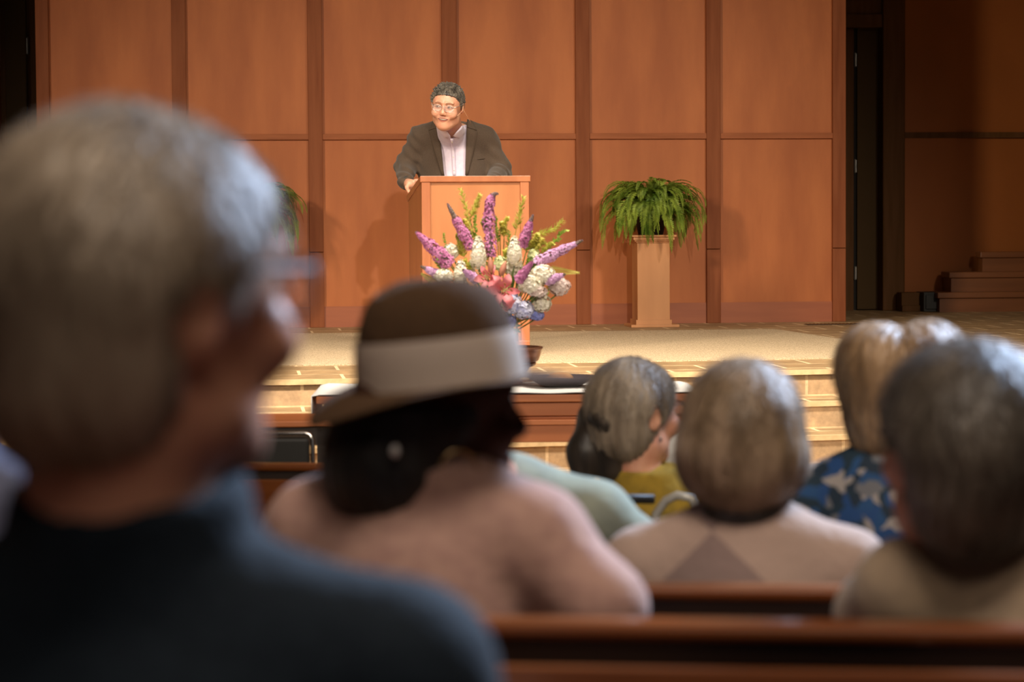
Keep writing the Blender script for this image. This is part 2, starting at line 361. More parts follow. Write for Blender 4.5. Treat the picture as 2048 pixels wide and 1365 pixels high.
# tablecloth: runs the length, hangs over the ends
mb = MB(); nx, ny = 60, 16; drop = .16
def cz(u, v):
    x = u*(TL_+2*drop+.02)-drop-.01; y = (v)*(TDp+.012)-.006
    z = h+.006
    fold = .004*math.sin(v*34)*1
    if x < -.012: z = h+.006-(-.012-x); x = -.016-fold*min(1, (h-z)*12)
    elif x > TL_+.012: z = h+.006-(x-TL_-.012); x = TL_+.016+fold*min(1, (h-z)*12)
    return (x, y, z+.0015*math.sin(u*50+v*3))
vs = [cz(i/nx, j/ny) for i in range(nx+1) for j in range(ny+1)]
mb.add(vs, [(i*(ny+1)+j, (i+1)*(ny+1)+j, (i+1)*(ny+1)+j+1, i*(ny+1)+j+1) for i in range(nx) for j in range(ny)])
cl = mb.build('tablecloth', m_cloth, None, True, label='white cloth laid along the top of the communion table', cat='tablecloth')
cl.location = tab.location; cl.rotation_euler = tab.rotation_euler
so = cl.modifiers.new('s', 'SOLIDIFY'); so.thickness = .004; so.offset = 1
TM = Matrix.Translation(tab.location) @ Matrix.Rotation(tab.rotation_euler.z, 4, 'Z')
ztop = ZN+h+.013
# vase
def ontab(px, yy_):   # point on the table top at image column px, table-local depth yy_
    best = None
    for i in range(400):
        p = TM @ Vector((TL_*i/400, yy_, h)); v = p-CP
        x = 1024+F*(v.dot(CX)/v.dot(FW))
        if best is None or abs(x-px) < best[0]: best = (abs(x-px), p)
    p = best[1]; return Vector((p.x, p.y, ztop))
VP = ontab(1003, .42)
m_copper = mat('bronze', (0.26, 0.115, 0.07), 0.35, 0.55, col2=(0.34, 0.16, 0.10), scale=6)
vz = (at(1003, 694, (VP-CP).dot(FW)).z-ztop)
va = empty('vase', VP, label='bronze urn with a wide flared rim standing on the communion table', cat='vase')
mb = MB(); mb.lathe([(0, 0), (.085, 0), (.09, .008), (.075, .02), (.098, .04), (.118, .07), (.140, vz-.075), (.146, vz-.066)], n=48); mb.build('body', m_copper, va, True)
mb = MB(); mb.lathe([(.140, vz-.064), (.154, vz-.055), (.163, vz-.03), (.166, vz-.012), (.172, vz-.008), (.172, vz), (.160, vz), (.152, vz-.02), (.118, vz-.07), (0, vz-.07)], n=48); mb.build('rim', m_copper, va, True)
# tray with bread
m_tray = mat('pewter', (0.09, 0.07, 0.075), 0.4, 0.5)
tp = ontab(1122, .30)
mb = MB(); mb.lathe([(0, 0), (.07, 0), (.09, .006), (.142, .036), (.150, .038), (.150, .041), (.140, .040), (.088, .011), (.0, .009)], n=48)
tr_ = mb.build('bread_plate', m_tray, None, True, label='wide dark pewter plate on the communion table beside the urn', cat='plate'); tr_.location = tp

# ------------------------------------------------------------------ implicit surfaces
def rotz(a): return np.array([[math.cos(a), -math.sin(a), 0], [math.sin(a), math.cos(a), 0], [0, 0, 1]])
def rotx(a): return np.array([[1, 0, 0], [0, math.cos(a), -math.sin(a)], [0, math.sin(a), math.cos(a)]])
def roty(a): return np.array([[math.cos(a), 0, math.sin(a)], [0, 1, 0], [-math.sin(a), 0, math.cos(a)]])
def V(p): return np.array([p[0], p[1], p[2]], float)
class Sdf:
    def __init__(s): s.ops = []; s.cuts = []
    def cone(s, a, b, ra, rb=None, k=.03, sub=False):
        rb = ra if rb is None else rb; a = V(a); b = V(b)
        lo = np.minimum(a-ra, b-rb); hi = np.maximum(a+ra, b+rb)
        ab = b-a; L = max(ab.dot(ab), 1e-9)
        def f(X, Y, Z):
            t = np.clip(((X-a[0])*ab[0]+(Y-a[1])*ab[1]+(Z-a[2])*ab[2])/L, 0, 1)
            return np.sqrt((X-a[0]-t*ab[0])**2+(Y-a[1]-t*ab[1])**2+(Z-a[2]-t*ab[2])**2)-(ra+(rb-ra)*t)
        s.ops.append((f, lo, hi, k, sub)); return s
    def ell(s, c, r, R=None, k=.03, sub=False):
        c = V(c); r = V(r); R = np.eye(3) if R is None else R; m = r.max(); lo = c-m; hi = c+m
        def f(X, Y, Z):
            x, y, z = X-c[0], Y-c[1], Z-c[2]
            p = [(R[0][i]*x+R[1][i]*y+R[2][i]*z) for i in range(3)]
            k0 = np.sqrt(sum((p[i]/r[i])**2 for i in range(3))); k1 = np.sqrt(sum((p[i]/r[i]**2)**2 for i in range(3)))+1e-9
            return k0*(k0-1)/k1
        s.ops.append((f, lo, hi, k, sub)); return s
    def cut(s, fn): s.cuts.append(fn); return s
    def ev(s, X, Y, Z, D=None, blocks=None):
        D = np.full(np.broadcast(X, Y, Z).shape, .5) if D is None else D
        for f, lo, hi, k, sub in s.ops:
            d = f(X, Y, Z)
            if sub:
                hh = np.clip(.5-.5*(D+d)/k, 0, 1); D = D*(1-hh)+(-d)*hh+k*hh*(1-hh)
            else:
                hh = np.clip(.5+.5*(D-d)/k, 0, 1); D = D*(1-hh)+d*hh-k*hh*(1-hh)
        for c in s.cuts: D = np.maximum(D, c(X, Y, Z))
        return D
    def grid(s, xs, ys, zs):
        D = np.full((len(xs), len(ys), len(zs)), .5, np.float32)
        for f, lo, hi, k, sub in s.ops:
            pad = k+.02
            i0, i1 = np.searchsorted(xs, [lo[0]-pad, hi[0]+pad]); j0, j1 = np.searchsorted(ys, [lo[1]-pad, hi[1]+pad]); l0, l1 = np.searchsorted(zs, [lo[2]-pad, hi[2]+pad])
            if i1 <= i0 or j1 <= j0 or l1 <= l0: continue
            X = xs[i0:i1, None, None]; Y = ys[None, j0:j1, None]; Z = zs[None, None, l0:l1]
            d = f(X, Y, Z); B = D[i0:i1, j0:j1, l0:l1]
            if sub:
                hh = np.clip(.5-.5*(B+d)/k, 0, 1); D[i0:i1, j0:j1, l0:l1] = B*(1-hh)+(-d)*hh+k*hh*(1-hh)
            else:
                hh = np.clip(.5+.5*(B-d)/k, 0, 1); D[i0:i1, j0:j1, l0:l1] = B*(1-hh)+d*hh-k*hh*(1-hh)
        X = xs[:, None, None]; Y = ys[None, :, None]; Z = zs[None, None, :]
        for c in s.cuts: D = np.maximum(D, c(X, Y, Z))
        return D
    def bounds(s, pad=.03):
        A = [o for o in s.ops if not o[4]]
        return np.min([o[1] for o in A], axis=0)-pad, np.max([o[2] for o in A], axis=0)+pad
def axis(lo, hi, h, fine=None):
    if fine is None: return np.arange(lo, hi+h, h)
    a, b, hf = fine; a = max(a, lo); b = min(b, hi); out = []
    if a > lo: out.append(np.arange(lo, a-hf*.5, h))
    out.append(np.arange(a, b, hf))
    if b < hi: out.append(np.arange(b+hf*.3, hi+h, h))
    x = np.concatenate(out); return x[np.concatenate([[True], np.diff(x) > 1e-4])]
def nets(D, xs, ys, zs):
    ins = D < 0
    nx, ny, nz = D.shape
    cnt = np.zeros((nx-1, ny-1, nz-1), np.int32)
    for a in (0, 1):
        for b in (0, 1):
            for c in (0, 1): cnt += ins[a:nx-1+a, b:ny-1+b, c:nz-1+c]
    I, J, K = np.nonzero((cnt > 0) & (cnt < 8))
    idx = -np.ones(cnt.shape, np.int64); idx[I, J, K] = np.arange(len(I))
    P = np.zeros((len(I), 3)); C = np.zeros(len(I))
    cs = (xs, ys, zs)
    for ax in range(3):
        for u in (0, 1):
            for v in (0, 1):
                o0 = [0, 0, 0]; oth = [i for i in range(3) if i != ax]; o0[oth[0]] = u; o0[oth[1]] = v; o1 = list(o0); o1[ax] = 1
                A = (I+o0[0], J+o0[1], K+o0[2]); B = (I+o1[0], J+o1[1], K+o1[2])
                da = D[A]; db = D[B]; m = (da < 0) != (db < 0)
                t = np.where(m, da/np.where(m, da-db, 1), 0)
                for q in range(3):
                    pa = cs[q][A[q]]; pb = cs[q][B[q]]
                    P[:, q] += np.where(m, pa+(pb-pa)*t, 0)
                C += m
    P /= C[:, None]
    quads = []
    for ax in range(3):
        sh = list(D.shape); sl0 = [slice(None)]*3; sl1 = [slice(None)]*3
        sl0[ax] = slice(0, sh[ax]-1); sl1[ax] = slice(1, sh[ax])
        a = ins[tuple(sl0)]; b = ins[tuple(sl1)]; m = a != b
        o = [i for i in range(3) if i != ax]
        E = list(np.nonzero(m))
        ok = (E[o[0]] > 0) & (E[o[0]] < sh[o[0]]-1) & (E[o[1]] > 0) & (E[o[1]] < sh[o[1]]-1)
        E = [e[ok] for e in E]; flip = a[tuple(E)]
        def g(du, dv):
            q = [e.copy() for e in E]; q[o[0]] -= du; q[o[1]] -= dv; return idx[tuple(q)]
        Q = np.stack([g(1, 1), g(0, 1), g(0, 0), g(1, 0)], 1)
        if ax == 1: flip = ~flip
        Q[~flip] = Q[~flip][:, ::-1]; quads.append(Q)
    return P, np.concatenate(quads)
def sdfmesh(name, s, h, m, parent=None, origin=(0, 0, 0), fine=None, **k):
    lo, hi = s.bounds()
    ax = [axis(lo[i], hi[i], h, None if fine is None else (fine[0][i], fine[1][i], fine[2])) for i in range(3)]
    P, Q = nets(s.grid(*ax), *ax)
    P = P-V(origin)
    me = bpy.data.meshes.new(name); me.from_pydata(P.tolist(), [], Q.tolist()); me.update()
    o = link(name, me, m, parent, True, **k)
    return o
def front(s, p, d, far=.6, n=400):
    """first hit of the surface along d from p (world)"""
    t = np.linspace(0, far, n); X = p[0]+d[0]*t; Y = p[1]+d[1]*t; Z = p[2]+d[2]*t
    D = s.ev(X, Y, Z); i = np.argmax(D < 0)
    if D[i] >= 0: return None
    if i == 0: return p
    q = D[i-1]/(D[i-1]-D[i]); tt = t[i-1]+(t[i]-t[i-1])*q
    return p+d*tt
def patch(name, s, A, B, off, thick, R, c, m, parent, origin, nu=14, nv=4, start=.3, sc=1, round_=False, keep=False, **k):
    """a thin piece laid on surface s between two outlines A and B given as (x,z) in frame R,c; looks along local +y"""
    def samp(L, t):
        L = [np.array(p, float) for p in L]; f = t*(len(L)-1); i = min(int(f), len(L)-2); return L[i]+(L[i+1]-L[i])*(f-i)
    d = R @ np.array([0, 1, 0.]); G = []; last = None
    for i in range(nu+1):
        row = []
        for j in range(nv+1):
            a = samp(A, i/nu); b = samp(B, i/nu); q = a+(b-a)*j/nv
            p = c + R @ np.array([q[0]*sc, -start, q[1]*sc]); hit = front(s, p, d)
            if hit is None: hit = last if last is not None else p+d*start
            last = hit; row.append(hit)
        G.append(row)
    G = np.array(G)
    vs = []; W = nv+1
    for lay in (0, 1):
        for i in range(nu+1):
            for j in range(W):
                e = off+(thick if lay else 0)
                if round_ and lay: e = off+thick*max(.05, math.sin(PI*j/nv))*max(.1, math.sin(PI*i/nu))**.4
                vs.append(G[i, j]-d*e-V(origin))
    n = (nu+1)*W; fs = []
    for i in range(nu):
        for j in range(nv):
            a = i*W+j; fs.append((a, a+1, a+W+1, a+W)); fs.append((n+a, n+a+W, n+a+W+1, n+a+1))
    for i in range(nu):
        for j, in ((0,), (nv,)): a = i*W+j; fs.append((a, a+W, n+a+W, n+a))
    for j in range(nv):
        for i in (0, nu): a = i*W+j; fs.append((a, a+1, n+a+1, n+a))
    mb = MB(); mb.add(vs, fs)
    if keep: return mb
    return mb.build(name, m, parent, True, **k)

# ------------------------------------------------------------------ people
class Head:
    """frame: face looks along local -y; R maps local to world"""
    def __init__(s, c, yaw, pitch=0, roll=0, sc=1.0):
        s.c = V(c); s.R = rotz(yaw) @ rotx(pitch) @ roty(roll); s.sc = sc
    def w(s, p): return s.c + s.R @ (np.array(p, float)*s.sc)
    def loc(s, X, Y, Z):
        x, y, z = X-s.c[0], Y-s.c[1], Z-s.c[2]; R = s.R
        return [(R[0][i]*x+R[1][i]*y+R[2][i]*z)/s.sc for i in range(3)]
    def cone(s, S_, a, b, ra, rb=None, k=.015, sub=False):
        S_.cone(s.w(a), s.w(b), ra*s.sc, (ra if rb is None else rb)*s.sc, k, sub)
    def ell(s, S_, c, r, k=.02, sub=False, R2=None):
        S_.ell(s.w(c), np.array(r)*s.sc, s.R if R2 is None else s.R @ R2, k, sub)
    def add(s, S_, wide=1.0, smile=False):
        W = wide
        s.ell(S_, (0, .012, .030), (.076*W, .098, .088), .03)
        s.ell(S_, (0, -.030, .028), (.066*W, .066, .062), .03)
        s.ell(S_, (0, -.028, -.050), (.060*W, .062, .062), .03)
        s.ell(S_, (0, -.070, -.092), (.030*W, .026, .024), .03)
        for q in (-1, 1):
            s.ell(S_, (q*.040*W, -.068, -.022), (.030*W, .028, .028), .02)
            s.ell(S_, (q*.047*W, -.018, -.068), (.022, .034, .026), .03)
            s.ell(S_, (q*.031, -.105, .018), (.021, .014, .012), .014, sub=True)
            s.ell(S_, (q*.031, -.086, .017), (.017, .012, .011), .006)
            s.cone(S_, (q*.012, -.098, .038), (q*.046, -.086, .038), .008, .006, .012)
            s.ell(S_, (q*.0135, -.106, -.022), (.0085, .010, .008), .006)
            s.ell(S_, (q*.079*W, .012, 0.0), (.008, .018, .031), .008, R2=rotz(q*.35))
            s.ell(S_, (q*.088*W, .008, 0.004), (.006, .009, .016), .006, sub=True, R2=rotz(q*.35))
        s.cone(S_, (0, -.092, .024), (0, -.114, -.014), .0085, .0125, .012)
        if smile:
            for q in (-1, 1):
                s.ell(S_, (q*.043*W, -.080, -.026), (.020, .016, .018), .014)
                s.cone(S_, (q*.021, -.104, -.022), (q*.040, -.096, -.056), .0030, .0025, .008, sub=True)
            s.ell(S_, (0, -.088, -.052), (.030, .012, .018), .02)
        else:
            s.ell(S_, (0, -.094, -.050), (.024, .009, .006), .008); s.ell(S_, (0, -.092, -.060), (.020, .009, .006), .008)
            s.ell(S_, (0, -.105, -.055), (.022, .006, .0015), .004, sub=True)
def hairline(H, pts, low):
    zz = [p[0] for p in pts]; yv = [p[1] for p in pts]
    def f(X, Y, Z):
        x, y, z = H.loc(X, Y, Z)
        x, y, z = np.broadcast_arrays(x, y, z)
        return np.maximum(np.interp(z, zz, yv)-y, low-z)*.7*H.sc
    return f
def wrinkle(amp, fx, fy, fz, ph=0):
    return lambda X, Y, Z: amp*np.sin(X*fx+2.1*np.sin(Z*fz*.4+ph))*np.sin(Y*fy+1.7*np.sin(X*7+ph)+Z*fz)
def add_wr(S_, w_):
    old = S_.grid; oe = S_.ev
    return
skin_l = mat('skin_light', lin(214, 158, 128), 0.5, sss=0.15, col2=lin(204, 142, 114), scale=30)
skin_t = mat('skin_tan', lin(214, 160, 130), 0.42, sss=0.12, col2=lin(208, 146, 118), scale=25)
skin_d = mat('skin_brown', lin(70, 42, 30), 0.65, spec=.25)
def hairmat(name, a, b, sc=26, st=(1, 1, .12), rough=.45):
    a = tuple(v*.82 for v in a); b = tuple(v*.82 for v in b)
    return mat(name, a, rough, col2=b, scale=sc, stretch=st, bump=0.8, bd=.004, bscale=60, spec=.4, sheen=.15)
def seated(label, hc, yaw_head, body_c, yaw_body, shz, hw, m_skin, m_top, m_leg, H_pitch=0, H_roll=0, nr=.060, hsc=1.0, h=.011, hh=.005, collar=None, group=None, wide=1.0, arm=None, bulk=1.0, cat='person', lean=.0, hunch=0):
    """hc: head centre (world), body_c: (x,y) of the trunk, shz: world z of shoulder tops, hw: half shoulder width"""
    fz = floor_z(body_c[1]); org = Vector((body_c[0], body_c[1], fz))
    root = empty('person', org, label=label, cat=cat, **({'group': group} if group else {}))
    B = rotz(yaw_body); bc = np.array([body_c[0], body_c[1], 0.])
    def L(x, y, z): return bc + B @ np.array([x, y, 0.]) + np.array([0, 0, z])
    seat = fz+.45
    H = Head(hc, yaw_head, H_pitch, H_roll, hsc)
    neck = L(0, hunch, shz-.02)
    def trunk(S_, e, kk=.05, neckr=True):
        if e > 0: S_.cone(neck+np.array([0, 0, -.05]), neck+np.array([0, 0, .012]), nr+.035, nr+.014, .05)
        cz_ = shz-.22
        S_.ell(L(0, .0, cz_), ((hw-.045)*1.0+e, .125*bulk+e, .24+e), B, kk)
        S_.ell(L(0, .0, seat+.16), (hw*.78+e, .13*bulk+e, .20+e), B, kk)
        S_.ell(L(0, .02, seat+.06), (hw*.80+e, .15*bulk+e, .12+e), B, kk)
        for q in (-1, 1):
            S_.cone(L(q*.05, hunch*.7, shz-.005), L(q*(hw-.06), 0, shz-.055), .045+e, .055+e, .05)
    def arms(S_, e, hands):
        for q in (-1, 1):
            sh_ = L(q*(hw-.055), 0, shz-.065); el = L(q*(hw+.0), .06, shz-.33); wr = L(q*.12, .30, seat+.17)
            if arm and q in arm: el = L(*arm[q][0]); wr = L(*arm[q][1])
            S_.cone(sh_, el, .058+e, .045+e, .03); S_.cone(el, wr, .044+e, .028+e, .03)
            if hands:
                dv = (wr-el)/np.linalg.norm(wr-el); pc = wr+dv*.045
                S_.ell(pc, (.038, .042, .018), B, .012)
                for fi in range(4):
                    a = pc+B @ np.array([(fi-1.5)*.019, .03, 0]); b = a+B @ np.array([(fi-1.5)*.003-q*.004, .032, -.006]); c2 = b+B @ np.array([-q*.003, .022, -.018])
                    S_.cone(a, b, .009, .0085, .006); S_.cone(b, c2, .0085, .007, .004)
                a = pc+B @ np.array([-q*.03, 0, 0]); b = a+B @ np.array([-q*.02, .03, -.004]); S_.cone(a, b, .011, .009, .008)
    def legs(S_, e, feet=True):
        for q in (-1, 1):
            hip = L(q*.09, .03, seat+.07); kn = L(q*.11, .45, seat+.06); an = L(q*.11, .40, fz+.09)
            S_.cone(hip, kn, .082+e, .058+e, .04); S_.cone(kn, an, .055+e, .038+e, .03)
            if feet: S_.cone(an+np.array([0, 0, -.03]), L(q*.12, .54, fz+.03), .038, .028, .03)
    bs = Sdf(); H.add(bs, wide)
    bs.cone(neck, H.w((0, .028, -.05)), nr*1.05, nr*.95, .035)
    trunk(bs, -.012); arms(bs, -.012, True); legs(bs, -.012)
    c = H.c; r = .15*hsc
    body = sdfmesh('body', bs, h, m_skin, root, org, fine=(c-r, c+r, hh))
    ts = Sdf(); trunk(ts, .012); arms(ts, .012, False)
    # wrist and hem cuts come from the shapes themselves; open the neck
    nb = V(neck)+np.array([0, 0, .012])
    if collar:
        cr_, ch, tilt = collar
        for t in np.linspace(0, 2*PI, 41)[:-1]:
            p = nb + B @ np.array([cr_*math.cos(t), cr_*math.sin(t)*.95+hunch*.3, tilt*math.sin(t)])
            ts.cone(p, p+np.array([0, 0, ch]), .014, .010, .015)
    top = sdfmesh('top', ts, h, m_top, root, org)
    ls = Sdf(); legs(ls, .004, False); ls.ell(L(0, .02, seat+.05), (hw*.78, .15*bulk, .10), B, .05)
    sdfmesh('trousers', ls, .016, m_leg, root, org)
    mbs = MB()
    return root, H, org, bs, body, L
def hair(name, H, build, low, line, m, root, org, h=.005, amp=.0022, fr=150, strands=5000, slen=.045, lift=(1.0, .0006), **k):
    s = Sdf(); build(s)
    if line is not None: s.cut(hairline(H, line, low))
    lo, hi = s.bounds(.02)
    ax = [axis(lo[i], hi[i], h) for i in range(3)]
    D = s.grid(*ax)
    X = ax[0][:, None, None]; Y = ax[1][None, :, None]; Z = ax[2][None, None, :]
    x, y, z = H.loc(X, Y, Z)
    th = np.arctan2(x, y+1e-6)
    D = D + amp*.45*np.sin(th*fr/5+2.2*np.sin(z*24+th)+1.3*np.sin(y*31))+ amp*.35*np.sin(th*fr/2.3+3*np.sin(z*17+th*3)) + amp*.5*np.sin(x*fr*.35+z*20)*np.sin(y*fr*.3+z*26)
    P, Q = nets(D, *ax); P = P-V(org)
    if strands:
        RR = np.random.RandomState(int(abs(H.c[0])*1000) % 9999)
        C3 = (H.w((0, .012, .02))-org)[None, :]; ii = RR.randint(0, len(P), strands); A = P[ii]; nr_ = A-C3; nr_ /= np.linalg.norm(nr_, axis=1)[:, None]
        dn = np.array([0, 0, -1.])+H.R @ np.array([0, .25, 0]); dn = dn[None, :]+RR.normal(0, .22, (strands, 3)); VN = []; FN = []; base = len(P)
        Lh = RR.uniform(.4, 1.0, strands)*slen; pos = A-nr_*.001; w_ = .00045; rows = []
        for k_ in range(5):
            f_ = k_/4; nn = pos-C3; nn /= np.linalg.norm(nn, axis=1)[:, None]; t_ = dn-nn*(dn*nn).sum(1)[:, None]; t_ /= np.linalg.norm(t_, axis=1)[:, None]+1e-9
            sd = np.cross(t_, nn); ww = w_*(1.1-f_)*2
            rows.append((pos+nn*(.004*math.sin(f_*2.2))*lift[0]-sd*ww, pos+nn*(.004*math.sin(f_*2.2))*lift[0]+sd*ww)); pos = pos+t_*(Lh/4)[:, None]+nn*lift[1]
        R_ = np.array([[x_[0], x_[1]] for x_ in rows]).reshape(10, strands, 3).transpose(1, 0, 2).reshape(-1, 3)
        F_ = (np.arange(strands)[:, None, None]*10+np.array([[0, 1, 3, 2], [2, 3, 5, 4], [4, 5, 7, 6], [6, 7, 9, 8]])[None])+base
        P = np.concatenate([P, R_]); Q = np.concatenate([Q, F_.reshape(-1, 4)])
    me = bpy.data.meshes.new(name); me.from_pydata(P.tolist(), [], Q.tolist()); me.update()
    return link(name, me, m, root, True, **k)
LINE = [(-.3, .03), (-.03, .022), (.0, -.012), (.03, -.025), (.05, -.052), (.07, -.075), (.085, -.2), (.3, -.2)]
def cap(H, e=.012, W=1.0):
    def f(s):
        H.ell(s, (0, .014, .032), (.076*W+e, .098+e, .088+e), .02); H.ell(s, (0, -.024, .036), (.066*W+e, .066+e, .062+e), .02)
        H.ell(s, (0, .045, -.035), (.062*W+e, .055+e, .06+e), .03)
        for q in (-1, 1): H.ell(s, (q*.092, .006, -.004), (.030, .025, .036), .010, sub=True)
    return f
def glasses(H, root, org, m_frame, m_lens, y=-.112, half=.026, hz=.019, zc=.014, gap=.034, r=.0016, W=1.0, square=.0):
    o = V(org); g = MB()
    def rim(q, n=28):
        pts = []
        for i in range(n+1):
            t = 2*PI*i/n; cx = math.copysign(abs(math.cos(t))**(.75), math.cos(t)); cz_ = math.copysign(abs(math.sin(t))**(.8), math.sin(t))
            pts.append(H.w((q*gap+half*cx, y+.010*((q*gap+half*cx)/.06)**2, zc+hz*cz_))-o)
        return pts
    for q in (-1, 1): g.tube(rim(q), r*H.sc, 6)
    g.tube([H.w((-gap+half-.002, y+.001, zc+.006))-o, H.w((0, y-.004, zc+.009))-o, H.w((gap-half+.002, y+.001, zc+.006))-o], r*H.sc, 6)
    for q in (-1, 1):
        g.tube([H.w((q*(gap+half), y+.012, zc+.008))-o, H.w((q*(gap+half+.008)*W, y+.022, zc+.012))-o, H.w((q*.083*W, -.01, zc+.012))-o, H.w((q*.086*W, .018, zc+.008))-o, H.w((q*.082*W, .036, zc-.016))-o], r*1.1*H.sc, 6)
    go = g.build('glasses', m_frame, root, True)
    for q in (-1, 1):
        mb = MB(); P = rim(q)[:-1]; c = sum((Vector(p) for p in P), Vector())/len(P); n_ = len(P)
        d = Vector(H.R @ np.array([0, .0012, 0]))
        vs = [c-d]+[Vector(p)-d for p in P]+[c+d]+[Vector(p)+d for p in P]
        mb.add(vs, [(0, 1+i, 1+(i+1) % n_) for i in range(n_)]+[(n_+1, n_+2+(i+1) % n_, n_+2+i) for i in range(n_)])
        mb.build('lens', m_lens, go)
    return go
def glassmat(name, col, a=.12):
    m = bpy.data.materials.new(name); m.use_nodes = True; nt = m.node_tree; b = nt.nodes['Principled BSDF']
    b.inputs['Base Color'].default_value = (*col, 1); b.inputs['Roughness'].default_value = .05; b.inputs['Alpha'].default_value = a
    return m
m_lens = glassmat('lens_clear', (0.9, 0.75, 0.72), .09)
m_trous = mat('trousers_dark', (0.03, 0.03, 0.035), 0.8); m_trousb = mat('trousers_tan', (0.18, 0.14, 0.10), 0.8)

# ------------------------------------------------------------------ pews
def pew(px, py, d, xl, xr, label):
    p = at(px, py, d); fz = floor_z(p.y); t = p.z-fz
    r = empty('pew', (p.x, p.y, fz), rz=math.radians(-13.2), label=label, cat='pew', group='church pews')
    mb = MB(); mb.bx(xl, xr, -.012, .012, .12, t-.02); mb.build('backrest', m_pew_shade, r)
    mb = MB(); mb.bx(xl, xr, -.028, .022, t-.022, t); mb.build('top_rail', m_pew, r, bevel=.008)
    mb = MB(); mb.bx(xl, xr, .0, .44, .41, .45); mb.build('seat', m_pew, r, bevel=.008)
    mb = MB(); mb.bx(xl+.1, xr-.1, -.115, -.012, t-.20, t-.19); mb.bx(xl+.1, xr-.1, -.128, -.112, t-.20, t-.036)
    for i in range(int((xr-xl)/.9)+1):
        x = xl+.1+i*.9; mb.bx(x, x+.015, -.115, -.012, t-.2, t-.08)
    mb.build('book_rack', m_pew, r, bevel=.004)
    for x in (xl, xr):
        mb = MB(); mb.bx(x-.02, x+.02, -.04, .46, 0, .55); mb.bx(x-.02, x+.02, -.04, .06, .55, t+.01); mb.build('end_panel', m_pew, r, bevel=.008)
    return r
pew(1500, 1241, 2.88, -2.6, 2.2, 'dark glossy wooden pew nearest the camera, behind the hat wearer')
pew(1420, 1168, 3.72, -3.0, 2.4, 'dark wooden pew directly behind the person with the pale bob haircut')
pew(1190, 1119, 4.5, -3.2, 2.6, 'wooden pew behind the teal shirt and the blue floral blouse')
pew(575, 927, 7.2, -3.6, .16, 'front pew whose lit top rail shows left of the hat wearer')
p_ = at(330, 1460, 1.5)
pew(330, 1472, 1.5, -2.0, 1.0, 'pew behind the grey-haired person in the navy jacket')

# ------------------------------------------------------------------ audience
D2R = math.radians
def az(t): return D2R(t+6.5)
def W_(px, py, d): return at(px, py, d)
# near man
d = 1.80
bc = W_(262, 1100, d+.02)
hg1 = hairmat('hair_grey', (0.204, 0.136, 0.078), (0.561, 0.442, 0.315), 12)
m_navy = mat('navy_wool', (0.005, 0.010, 0.016), 0.85, bump=.3, scale=60, sheen=.04, col2=(0.007, 0.013, 0.020), spec=.2)
root, H, org, bs, body, L = seated('person with short grey hair and glasses in a navy jacket, largest and nearest', W_(277, 620, d), PI-az(46), (bc.x, bc.y), -az(8), W_(0, 1200, d).z, .262,
    skin_l, m_navy, m_trous, h=.012, hh=.004, collar=(.080, .085, .015), hsc=1.12, bulk=1.1, nr=.068)
hair('hair', H, cap(H, .017), -.095, LINE, hg1, root, org, h=.0045, amp=.003)
glasses(H, root, org, m_black, m_lens, half=.027, hz=.019, r=.0022)
# hat wearer
d = 3.15
bc = W_(850, 1100, d)
hd = hairmat('hair_black', (0.010, 0.008, 0.007), (0.022, 0.017, 0.014), 30)
m_pink = mat('dusty_pink_linen', lin(176, 140, 124), 0.85, bump=.3, scale=40, col2=lin(162, 126, 114), sheen=.1, spec=.2)
root, H, org, bs, body, L = seated('person in a brown fedora with taupe band and a dusty pink jacket', W_(872, 838, d), PI-az(72), (bc.x, bc.y), -az(20), W_(0, 988, d).z, .208,
    skin_d, m_pink, m_trous, h=.012, hh=.004, collar=(.082, .045, .01), H_pitch=.0, bulk=1.15, arm={1: ((.245, -.02, W_(0, 1200, d).z), (.16, .28, W_(0, 1330, d).z))})
def hh1(s):
    H.ell(s, (0, .03, .01), (.092, .105, .10), .03); H.ell(s, (0, .060, -.075), (.095, .075, .08), .04); H.ell(s, (0, .10, -.06), (.07, .05, .06), .03)
_hh = lambda s_: (hh1(s_), s_.cut(lambda X, Y, Z: (H.loc(X, Y, Z)[2]-.022)))
hair('hair', H, _hh, -.16, [(-.3, .0), (-.05, -.0), (.0, -.02), (.04, -.05), (.07, -.085), (.3, -.09)], hd, root, org)
mb = MB(); o = V(org)
ce = H.w((-.088, -.004, -.058))-o
mb.tube([ce+H.R @ np.array([0, .024*math.cos(t), .024*math.sin(t)]) for t in np.linspace(0, 2*PI, 30)], .0024, 8)
m_gold = mat('gold', (0.75, 0.55, 0.28), .25, 1); mb.build('hoop_earring', m_gold, root, True)
mb = MB(); pp = W_(790, 903, d-.125); mb.lathe([(0, -.008), (.004, -.0055), (.006, 0), (.004, .0055), (0, .008)], V(pp)-o, 16)
mb.build('necklace_bead', mat('pearl', (0.8, 0.78, 0.74), .2), root, True)
